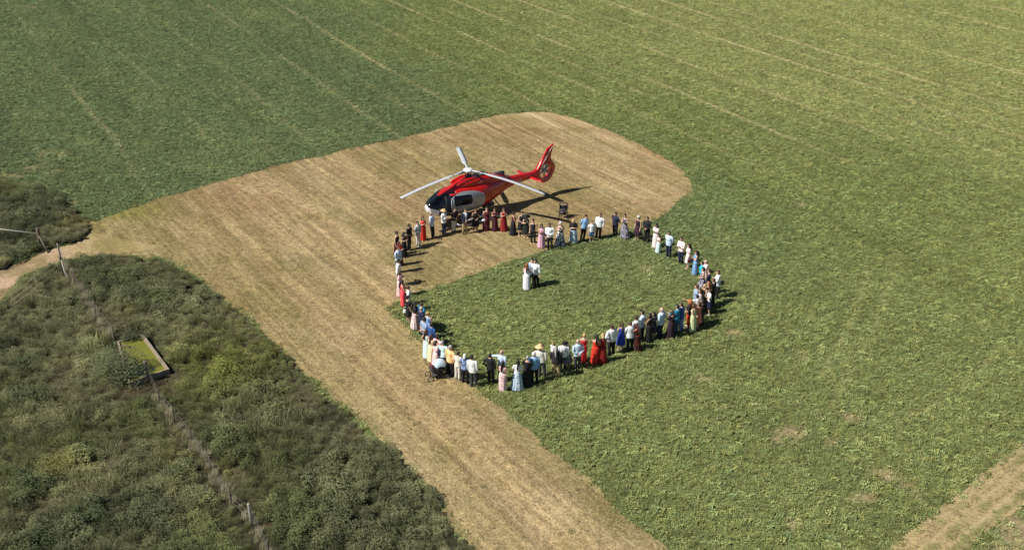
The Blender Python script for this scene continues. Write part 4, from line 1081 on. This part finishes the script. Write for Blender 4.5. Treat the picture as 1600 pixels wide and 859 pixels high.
RING_C = G(868, 462)
NPEOPLE = 0
def person(fx, fy, sex, h, pose, outfit, hair, label, turn=0, skin=0, w=1.0, hat=None, shoe=None, z=0.0, look=None, group='wedding guests standing in the ring'):
    global NPEOPLE
    NPEOPLE += 1; rr = random.Random(NPEOPLE)
    p = G(fx, fy); d = (look or RING_C) - p
    yaw = math.atan2(d.x, -d.y) + R(turn) + R(rr.gauss(0, 14))
    if pose == 'clasp' and fy > 480 and sex == 'm': pose = rr.choice(['clasp', 'down', 'back', 'hip', 'cross', 'chest', 'face', 'fwd'])
    if pose == 'clasp' and sex == 'w': pose = rr.choice(['clasp', 'clasp', 'cross', 'chest', 'down', 'hip', 'face', 'fwd'])
    o = link('person', body_mesh(sex, pose), None, [SKIN[skin], M_eye, M_lip])
    o.location = (p.x, p.y, z); o.rotation_euler = (R(rr.gauss(0, 1.6)), R(rr.gauss(0, 2.2)), yaw); sc = h / 1.755; ww = sc * w * rr.uniform(.99, 1.12); o.scale = (ww, ww, sc)
    setp(o, label, 'person', group)
    bare_feet = False
    for i, part in enumerate(outfit.split('|')):
        kind, c = part.split(':'); nm = kind.split('_')[0].replace('dressl', 'dress').replace('dressb', 'dress').replace('tee', 'shirt')
        link(nm, garment(kind, sex, pose, NPEOPLE % 5 if kind[:2] in ('sk', 'dr') else 0), o, cloth(c))
    if hair: link('hair', hair_mesh(hair[0]), o, hairmat(hair[1]))
    if hat: link('hat', hat_mesh(hat[0]), o, cloth(hat[1]))
    sm = shoe or (M_shoe if sex == 'm' else M_shoen)
    for s in (-1, 1): link('shoe', shoe_mesh(s), o, sm)
    return o

# --- the couple and their celebrant
person(822.7, 453, 'w', 1.68, 'chest', 'dressb_long:white', ('long', 'red'), 'bride in a long white gown embracing in the middle of the ring', look=G(831, 446), group=None, skin=0)
person(830, 447, 'm', 1.78, 'fwd', 'shirt:white|jacket:greyblue|trousers:dark', ('short', 'dark'), 'person in grey-blue jacket holding the bride in the middle of the ring', look=G(822, 454), group=None)
person(838.5, 448, 'm', 1.78, 'down', 'shirt:white|trousers:black', ('short', 'dark'), 'person in white shirt and black trousers just behind the embracing couple', look=G(815, 462), group=None)
# --- far side, in front of the helicopter, from the left
person(654, 385, 'm', 1.76, 'clasp', 'shirt:lightgrey|trousers:offwhite', ('short', 'dark'), 'person all in pale grey beside the orange-red dress, left of the helicopter nose', shoe=M_shoew)
person(661.4, 376, 'w', 1.66, 'chest', 'dress_long:orangered', ('long', 'brown'), 'person in long orange-red dress left of the helicopter nose')
person(677, 371.5, 'm', 1.80, 'cross', 'shirt:paleblue|trousers:black', ('bald', 'grey'), 'person in pale blue shirt with folded arms by the helicopter nose', skin=1, turn=20)
person(694, 366, 'm', 1.74, 'chest', 'shirt:white|trousers:jeans', ('short', 'brown'), 'person in white shirt and tan sun hat before the helicopter nose', hat=('brim', 'tan'), turn=25)
person(708.5, 362, 'm', 1.72, 'clasp', 'tee:plum|trousers:offwhite', ('short', 'dark'), 'person in dark plum shirt and off-white trousers before the helicopter door')
person(726, 366, 'm', 1.78, 'clasp', 'shirt:white|jacket:navy|trousers:khaki', ('short', 'brown'), 'person in navy blazer and khaki trousers before the helicopter door', shoe=M_shoeb)
person(743, 362.5, 'w', 1.66, 'clasp', 'dress_knee:black', ('bun', 'dark'), 'person in black midi dress right of the navy blazer', skin=1)
person(759.5, 360.5, 'w', 1.68, 'down', 'dress_long:burgundy', ('bun', 'brown'), 'person in long burgundy dress with a white clutch, right of the helicopter door', w=1.08)
person(773.5, 361, 'w', 1.64, 'chest', 'dress_long:wine', ('bun', 'brown'), 'person in dark wine dress with hands held together, between burgundy and red-print dresses', skin=1)
person(787.5, 361, 'w', 1.67, 'face', 'dress_long:fl_red', ('long', 'wine'), 'person in red and plum print dress with a hand to the face')
person(801.5, 367, 'w', 1.62, 'clasp', 'top:wine|skirt_long:black', ('bun', 'dark'), 'person in long black skirt and bare-shouldered top, right of the red-print dress', turn=70, skin=1)
person(813, 368, 'w', 1.68, 'clasp', 'dress_knee:black', ('bob', 'brown'), 'person in short black dress and dark stockings, left of the wide black hat')
person(822, 371.5, 'w', 1.58, 'clasp', 'dress_knee:bottle', ('long', 'black'), 'person in a wide black hat and dark green short dress', hat=('wide', 'black'))
person(833, 380, 'w', 1.66, 'clasp', 'top:dark|trousers:black', ('bun', 'dark'), 'person in sleeveless black top and trousers, right of the wide black hat')
person(846, 387, 'w', 1.66, 'chest', 'dress_long:mauve', ('long', 'dark'), 'person in long pink dress beside a white shirt and black trousers', skin=1)
person(859.5, 389.5, 'm', 1.74, 'clasp', 'shirt:white|trousers:black', ('short', 'black'), 'person in white shirt and black trousers between the pink and leaf-print dresses', skin=2)
person(875, 384, 'w', 1.66, 'chest', 'dressb_full:leaf_bw', ('long', 'silver'), 'person in bold navy and white leaf-print dress', w=1.1)
person(896, 379.5, 'w', 1.66, 'cross', 'tee:black|skirt_long:blue_white', ('long', 'blond'), 'person in black top and long blue and white skirt, arms folded', w=1.1)
person(909.5, 375.5, 'm', 1.74, 'back', 'shirt:skyblue|trousers:black', ('short', 'brown'), 'person in light blue shirt and burgundy cap on the far side', hat=('cap', 'wine'), turn=30)
person(924, 377.5, 'm', 1.42, 'down', 'tee:white|shorts:denim', ('short', 'brown'), 'child in white T-shirt and blue shorts on the far side', shoe=M_shoen)
person(934, 373, 'm', 1.76, 'down', 'shirt:white|trousers:black', ('short', 'dark'), 'person in white shirt behind the child in blue shorts', w=1.1, skin=1)
person(961, 369, 'm', 1.70, 'back', 'shirt:navy|trousers:black', ('short', 'dark'), 'person in navy shirt and black trousers beside the navy floral dress', w=1.06)
person(976, 372.5, 'w', 1.70, 'clasp', 'dress_full:fl_navy', ('bun', 'brown'), 'person in long navy floral dress on the far side')
person(995, 375, 'w', 1.68, 'clasp', 'dress_knee:plum', ('bob', 'silver'), 'person in sleeveless dark plum dress left of the all-black shirt and trousers', shoe=M_shoen)
person(1010.5, 379, 'm', 1.78, 'clasp', 'shirt:black|trousers:black', ('short', 'dark'), 'person all in black at the right end of the far row', skin=1, w=1.06)
# --- right side, going round towards the camera
person(1023, 387, 'w', 1.66, 'chest', 'dressl_long:palepink', ('long', 'black'), 'person in long pale pink dress behind the girl in mint', skin=1)
person(1027.5, 395, 'w', 1.30, 'chest', 'top:palepink|skirt_long:mint', ('long', 'black'), 'girl in pale top and long mint skirt', skin=1, shoe=M_shoew)
person(1044.5, 402.5, 'm', 1.76, 'back', 'shirt:paleblue|trousers:navy', ('short', 'dark'), 'person in loose pale blue shirt right of the girl in mint', w=1.08, skin=1)
person(1063.5, 412, 'm', 1.76, 'cross', 'shirt:palepink|trousers:navy', ('short', 'dark'), 'person in pale pink shirt and navy trousers, arms folded', skin=1)
person(1074, 420, 'w', 1.62, 'clasp', 'dressl_knee:palepink', ('long', 'dark'), 'person in short pale pink dress carrying a burgundy bag')
person(1085, 429, 'w', 1.64, 'clasp', 'dress_long:fl_blue', ('long', 'dark'), 'person in long light blue floral dress on the right side')
person(1094, 446, 'w', 1.58, 'clasp', 'tee:turquoise|trousers:dark', ('short', 'black'), 'person in bright turquoise top on the right side')
person(1103, 447, 'm', 1.76, 'clasp', 'shirt:palepink|trousers:khaki', ('bald', 'grey'), 'person in pink-white shirt behind the turquoise top')
person(1095.5, 457, 'w', 1.62, 'clasp', 'dress_knee:fl_navy', ('bob', 'dark'), 'person in navy floral knee dress below the turquoise top')
person(1104, 461, 'w', 1.68, 'face', 'dressl_long:navy', ('bun', 'brown'), 'person in navy dress with a hand to the face, on the right side')
person(1120, 466, 'm', 1.78, 'chest', 'shirt:white|trousers:dark', ('short', 'brown'), 'person in white shirt and dark trousers at the right edge of the ring', turn=-10)
person(1113, 477, 'm', 1.72, 'cross', 'shirt:dark|trousers:black', ('short', 'brown'), 'person in dark shirt and trousers, last on the right of the ring')
person(1086, 488, 'm', 1.76, 'clasp', 'tee:greyblue|trousers:charcoal', ('short', 'brown'), 'person in grey-blue shirt at the inner edge of the right-hand crowd', turn=15)
person(1091, 492, 'w', 1.64, 'down', 'top:paleblue|skirt_short:navy', ('long', 'brown'), 'person in sleeveless pale blue top within the right-hand crowd', turn=20)
person(1097.5, 484, 'w', 1.64, 'clasp', 'dress_long:olive', ('long', 'blond'), 'person in long olive brown dress within the right-hand crowd', turn=25)
person(1104.5, 481, 'w', 1.66, 'down', 'top:red|skirt_long:black', ('long', 'ginger'), 'person in red top and black skirt within the right-hand crowd', turn=25)
person(1107, 491, 'w', 1.60, 'carry', 'tee:fl_white|skirt_short:navy', ('bun', 'brown'), 'person in white and blue top and navy skirt, outside the right-hand crowd', shoe=M_shoew, turn=20)
person(1093.5, 508, 'w', 1.62, 'clasp', 'dress_long:black', ('long', 'dark'), 'person in long black dress close behind the salmon dress', turn=10)
person(1086, 503, 'w', 1.66, 'point', 'tee:white|trousers:dark', ('short', 'black'), 'person in white top pointing into the ring', turn=-35)
person(1089.5, 513, 'w', 1.64, 'chest', 'dress_knee:salmon', ('long', 'brown'), 'person in salmon dress behind the pale green gown', turn=10)
person(1075, 511, 'w', 1.62, 'clasp', 'tee:black|trousers:orange', ('big', 'ginger'), 'person in black top and orange trousers left of the pale green gown', shoe=M_shoew)
person(1081.5, 517.5, 'w', 1.70, 'back', 'dressb_long:palegreen', ('long', 'brown'), 'person in long pale green gown with hands behind the back')
# --- near side, seen from behind, from the right
person(1064, 518, 'm', 1.78, 'around', 'shirt:blue|trousers:denim', ('short', 'brown'), 'person in blue shirt and light jeans, arm stretched to the side', skin=0)
person(1056, 521, 'm', 1.76, 'clasp', 'shirt:teal|trousers:jeans', ('short', 'black'), 'person in teal shirt and dark jeans right of the long plum dress', w=1.06)
person(1046, 528, 'w', 1.66, 'clasp', 'dressl_long:plum', ('long', 'black'), 'person in long dark plum dress on the near side', skin=1)
person(1030, 528, 'm', 1.80, 'down', 'shirt:paleblue|trousers:navy', ('bald', 'grey'), 'person in loose pale blue shirt and navy trousers left of the plum dress', w=1.08)
person(1021.5, 528, 'w', 1.60, 'clasp', 'dressl_knee:charcoal', ('long', 'dark'), 'person in charcoal dress half hidden beside the pale blue shirt')
person(1012.5, 534, 'w', 1.72, 'clasp', 'dress_long:black', ('long', 'black'), 'person in long black dress on the near side, third left of the plum dress', skin=1)
person(1002.5, 531, 'm', 1.76, 'clasp', 'shirt:paleblue|trousers:black', ('short', 'black'), 'person in pale blue shirt between black dress and dark orange-print dress')
person(993.5, 537, 'm', 1.68, 'clasp', 'shirt:white|trousers:dark', ('short', 'dark'), 'person in white shirt behind the dark orange-print dress')
person(996.5, 548, 'w', 1.62, 'clasp', 'dress_long:fl_dark', ('long', 'wine'), 'person in dark dress with orange print on the near side', skin=1)
person(984, 549, 'm', 1.76, 'clasp', 'shirt:white|trousers:black', ('short', 'brown'), 'person in white shirt right of the royal blue dress')
person(969, 548, 'w', 1.68, 'clasp', 'dress_knee:royal', ('long', 'brown'), 'person in royal blue dress between two white shirts')
person(955, 554, 'm', 1.80, 'clasp', 'shirt:white|trousers:black', ('short', 'brown'), 'person in white shirt between the dark red and royal blue dresses', w=1.08)
person(939.5, 566, 'w', 1.68, 'clasp', 'dress_long:darkred', ('bob', 'blond'), 'person in long dark red dress beside the orange-red backless one', w=1.05)
person(928, 568, 'w', 1.70, 'clasp', 'dressb_long:orangered', ('long', 'black'), 'person in orange-red backless dress on the near side')
person(909.5, 565, 'w', 1.66, 'clasp', 'dressb_long:red', ('bun', 'blond'), 'person in slim long red dress beside the pale blue shirt')
person(902, 578, 'm', 1.78, 'back', 'shirt:paleblue|trousers:charcoal', ('bald', 'grey'), 'person in pale blue shirt, hands behind back, beside the slim red dress', w=1.05)
person(886, 576, 'w', 1.62, 'chest', 'dress_knee:fl_grey', ('short', 'dark'), 'person in grey print dress left of the pale blue shirt with clasped hands', skin=1)
person(879, 577, 'm', 1.72, 'clasp', 'shirt:white|trousers:charcoal', ('short', 'black'), 'person in white shirt behind the dark shirt and khaki trousers', skin=1)
person(869, 590, 'm', 1.80, 'chest', 'shirt:dark|trousers:khaki', ('long', 'grey'), 'person in dark shirt and khaki trousers holding a small child', w=1.08)
gp = G(864.5, 586)
person(863, 584, 'm', .92, 'down', 'tee:white|shorts:paleblue', ('short', 'blond'), 'small child in white held in the arms of the dark shirt', z=.86, shoe=M_shoew, turn=120)
person(848, 589, 'm', 1.78, 'down', 'shirt:offwhite|trousers:charcoal', ('short', 'brown'), 'person in white shirt and orange straw hat on the near side', hat=('brim', 'peach'), w=1.06)
person(835.5, 598, 'm', 1.76, 'down', 'shirt:skyblue|trousers:black', ('short', 'silver'), 'person in sky blue shirt left of the orange straw hat', w=1.05)
person(821.5, 602, 'w', 1.68, 'clasp', 'dressl_long:black', ('bun', 'grey'), 'person in long black dress right of the pale blue gown')
person(807.5, 607.5, 'w', 1.68, 'clasp', 'tee:white|dress_full:blue_white', ('long', 'dark'), 'person in full pale blue gown with white sleeves on the near side')
person(785.5, 610.5, 'w', 1.68, 'clasp', 'dress_long:fl_pink', ('long', 'black'), 'person in long pink floral dress on the near side', skin=1)
person(783, 596, 'm', 1.76, 'around', 'shirt:paleblue|trousers:charcoal', ('bald', 'grey'), 'person in pale shirt reaching an arm around the neighbour in black', turn=10)
person(768, 599, 'm', 1.74, 'clasp', 'shirt:black|trousers:black', ('short', 'black'), 'person all in black on the near side, left of the reaching pale shirt')
# --- left side, from the near corner upwards
person(741, 604.5, 'm', 1.82, 'down', 'shirt:white|trousers:charcoal', ('short', 'black'), 'tall person in white shirt and charcoal trousers at the near left corner')
person(727, 598, 'w', 1.64, 'clasp', 'tee:blue_print|trousers:black', ('bob', 'silver'), 'person in blue and white print top, left of the tall white shirt', w=1.1)
person(715, 594, 'w', 1.66, 'down', 'tee:offwhite|trousers:offwhite', ('bun', 'brown'), 'person in cream jumpsuit with a dark shoulder bag')
person(704, 587, 'm', 1.80, 'down', 'shirt:tan_print|trousers:black', ('short', 'grey'), 'person in golden tan print shirt at the near left corner', w=1.12, skin=1)
person(695, 580, 'm', 1.74, 'clasp', 'tee:mint|trousers:navy', ('short', 'grey'), 'person in mint white shirt left of the golden tan shirt')
person(682, 576, 'w', 1.64, 'clasp', 'dressl_long:pink', ('bob', 'brown'), 'person in long pink dress just behind the pram')
person(685.5, 568, 'm', 1.76, 'clasp', 'shirt:pink|trousers:charcoal', ('short', 'dark'), 'person in pink shirt inside the left row above the pram')
person(673, 566, 'w', 1.64, 'clasp', 'dress_long:cream', ('long', 'brown'), 'person in long cream dress left of the pram')
person(667.5, 559, 'w', 1.64, 'clasp', 'dress_long:mint', ('long', 'brown'), 'person in long pale mint dress above the cream one')
person(675, 549, 'm', 1.70, 'clasp', 'shirt:blue|trousers:navy', ('short', 'dark'), 'person in royal blue shirt inside the left row')
person(663.5, 541, 'm', 1.76, 'clasp', 'tee:greyblue|shorts:dark', ('short', 'dark'), 'person in grey-blue shirt and dark shorts on the left side', skin=1)
person(670.5, 530, 'w', 1.64, 'face', 'dress_knee:fl_blue', ('bun', 'blond'), 'person in blue floral dress inside the left row', )
person(658.5, 523, 'm', 1.72, 'down', 'shirt:navy|trousers:navy', ('bald', 'grey'), 'person in navy shirt and trousers behind the blue floral dress', )
person(659.5, 516, 'm', 1.74, 'clasp', 'tee:teal|trousers:dark', ('short', 'brown'), 'person in teal shirt on the left side')
person(649, 513, 'w', 1.68, 'chest', 'tee:black|skirt_long:fl_pink', ('long', 'black'), 'person in black top and long pink floral skirt on the left side')
person(638.5, 503, 'w', 1.66, 'down', 'dressl_knee:black', ('bun', 'dark'), 'person in black knee dress carrying a white bag')
person(640, 487, 'w', 1.64, 'clasp', 'shirt:fl_white|trousers:dark', ('short', 'brown'), 'person in white and navy floral top on the left side')
person(631.5, 478, 'w', 1.64, 'clasp', 'dress_long:coral', ('long', 'dark'), 'person in coral red long dress on the left side')
person(625, 463, 'w', 1.66, 'clasp', 'dressl_long:pink', ('long', 'brown'), 'person in pink top and long skirt above the coral dress')
person(622.5, 446, 'm', 1.76, 'hip', 'shirt:white|trousers:lightgrey', ('short', 'dark'), 'person in white shirt and grey trousers above the pink dress', skin=1)
person(622.5, 426, 'm', 1.76, 'clasp', 'shirt:paleblue|trousers:navy', ('short', 'brown'), 'person in pale blue shirt and navy trousers on the upper left side')
person(625, 415, 'w', 1.62, 'clasp', 'tee:orange|skirt_long:burgundy', ('long', 'wine'), 'person in orange top half hidden behind a pale blue shirt')
person(620.5, 399, 'w', 1.62, 'hip', 'top:black|skirt_long:wine', ('bun', 'dark'), 'person in black top and dark wine skirt, outermost at upper left')
person(631, 402, 'w', 1.66, 'chest', 'dress_long:black', ('long', 'black'), 'person in long black dress in the dark-clad trio at upper left', skin=1)
person(639, 391, 'm', 1.80, 'clasp', 'tee:black|trousers:black', ('short', 'black'), 'tall person in black shirt and trousers in the upper left trio', skin=1)

# ------------------------------------------------------------------ bags carried by guests
def handbag(px, py, z, col, label, wdt=.26, hgt=.2, strap=.18):
    p = G(px, py); o = empty('handbag', (p.x, p.y, z), random.uniform(-.5, .5)); setp(o, label, 'bag', 'bags carried by guests')
    mb = MB(); rings = []
    for zz, s in ((0, .9), (.04, 1), (hgt * .7, .95), (hgt, .8)): rings.append(tring(zz, wdt / 2 * s, .05 * s, 0, 14))
    mb.loft(rings); mb.build('bag_body', cloth(col), o)
    mb = MB(); mb.tube([(wdt * .35 * math.cos(a), 0, hgt * .9 + strap * math.sin(a)) for a in [math.pi * i / 8 for i in range(9)]], .009, 5); mb.build('strap', cloth(col), o)
handbag(1075.5, 425, .62, 'burgundy', 'burgundy handbag held by the short pale pink dress')
handbag(1082.5, 516.0, .82, 'black', 'black clutch held behind the pale green gown', .24, .13, .05)
handbag(756, 363, .78, 'white', 'white clutch in the hand of the long burgundy dress', .24, .13, .05)
handbag(718, 594.5, .70, 'charcoal', 'dark shoulder bag hanging beside the cream jumpsuit', .26, .22, .5)
handbag(634.5, 504, .62, 'white', 'white bag held by the black knee dress')
handbag(688.5, 580, .95, 'navy', 'navy shoulder bag between the pink dress and mint shirt', .3, .34, .3)

# ------------------------------------------------------------------ pram and walking frame
M_pram = plain('pram_black', (.025, .024, .027), .7, bump=.2); M_canopy = plain('pram_canopy_blue', lin('b9d0e2'), .8, bump=.3); M_trim = plain('pram_red_trim', lin('8c2a2a'), .6)
p = G(684, 590); pram = empty('pram', p, R(200)); setp(pram, 'black pram with pale blue canopy at the near left corner of the ring', 'pram')
mb = MB(); rings = []
for t, wd, z0, z1 in ((-.42, .10, .56, .62), (-.36, .20, .46, .70), (-.1, .24, .40, .72), (.2, .24, .42, .72), (.36, .2, .5, .70), (.42, .1, .58, .64)): rings.append(ell_ring(t, wd, z0, z1, 16))
mb.loft(rings); mb.build('seat_shell', M_pram, pram)
mb = MB(); rings = []
for i in range(8):
    a = R(20 + 20 * i) if i < 7 else R(158); rings.append([(-.12 + .34 * math.cos(a) * (.6 + .4 * math.sin(q)), .25 * math.cos(q), .66 + .42 * math.sin(a) * (.25 + .75 * math.sin(q))) for q in [math.pi * k / 10 for k in range(11)]])
mb.loft(rings, False, False, False); mb.build('canopy', M_canopy, pram)
for s in (-1, 1):
    mb = MB(); mb.tube([(-.46, s * .24, .10), (.05, s * .26, .50), (.42, s * .25, .92), (.58, s * .25, 1.02)], .014, 6); mb.build('frame_side', M_grey, pram)
    mb = MB(); mb.tube([(.42, s * .24, .14), (.05, s * .26, .50)], .014, 6); mb.build('frame_strut', M_grey, pram)
    for xx, rr in ((-.46, .11), (.42, .15)):
        mb = MB(); mb.tube([(xx + rr * math.cos(q), s * .27, rr + .005 + rr * math.sin(q)) for q in [2 * math.pi * k / 18 for k in range(19)]], .024, 6); wh = mb.build('wheel', M_pram, pram)
        mb = MB(); mb.tube([(xx, s * .24, rr), (xx, s * .30, rr)], .03, 8); mb.build('wheel_hub', M_silver, wh)
        for k in range(3):
            q = k * math.pi / 3; mb = MB(); mb.tube([(xx - rr * math.cos(q), s * .27, rr - rr * math.sin(q)), (xx + rr * math.cos(q), s * .27, rr + rr * math.sin(q))], .006, 4); mb.build('spoke', M_silver, wh)
mb = MB(); mb.tube([(.58, -.25, 1.02), (.6, 0, 1.03), (.58, .25, 1.02)], .018, 8); mb.build('handlebar', M_black, pram)
mb = MB(); mb.box((.0, 0, .24), (.5, .36, .14)); mb.build('basket', M_pram, pram)
mb = MB(); mb.box((.30, 0, .74), (.06, .40, .10)); mb.build('trim_panel', M_trim, pram)

p = G(880, 341); wk = empty('walking_frame', p, R(-8)); setp(wk, 'empty black wheeled walking frame with seat behind the far row', 'walker')
M_wf = plain('walker_frame_dark', (.03, .03, .035), .4, .4)
mb = MB(); mb.tube([(-.26, .18, .62), (-.27, .2, .92), (-.18, .22, 1.02), (0, .22, 1.04), (.18, .22, 1.02), (.27, .2, .92), (.26, .18, .62)], .032, 8); mb.build('back_bar', M_wf, wk)
mb = MB(); mb.box((0, .10, .60), (.50, .30, .05)); mb.build('seat', M_pram, wk)
mb = MB(); mb.box((0, .235, .74), (.50, .03, .20)); mb.build('backrest', cloth('navy'), wk)
mb = MB(); mb.box((0, .0, .40), (.40, .26, .18)); mb.build('basket', M_wf, wk)
for s in (-1, 1):
    mb = MB(); mb.tube([(s * .27, .2, .92), (s * .27, .05, .55), (s * .28, -.26, .12)], .016, 8); mb.build('front_leg', M_wf, wk)
    mb = MB(); mb.tube([(s * .26, .10, .62), (s * .28, .32, .12)], .016, 8); mb.build('rear_leg', M_wf, wk)
    mb = MB(); mb.tube([(s * .27, .2, .95), (s * .28, .34, .98)], .022, 8); mb.build('grip', M_black, wk)
    for yy in (-.26, .32):
        mb = MB(); mb.tube([(s * .28, yy + .10 * math.cos(q), .105 + .10 * math.sin(q)) for q in [2 * math.pi * k / 16 for k in range(17)]], .018, 6); wh = mb.build('wheel', M_black, wk)
        mb = MB(); mb.tube([(s * .26, yy, .105), (s * .30, yy, .105)], .04, 8); mb.build('wheel_hub', M_silver, wh)
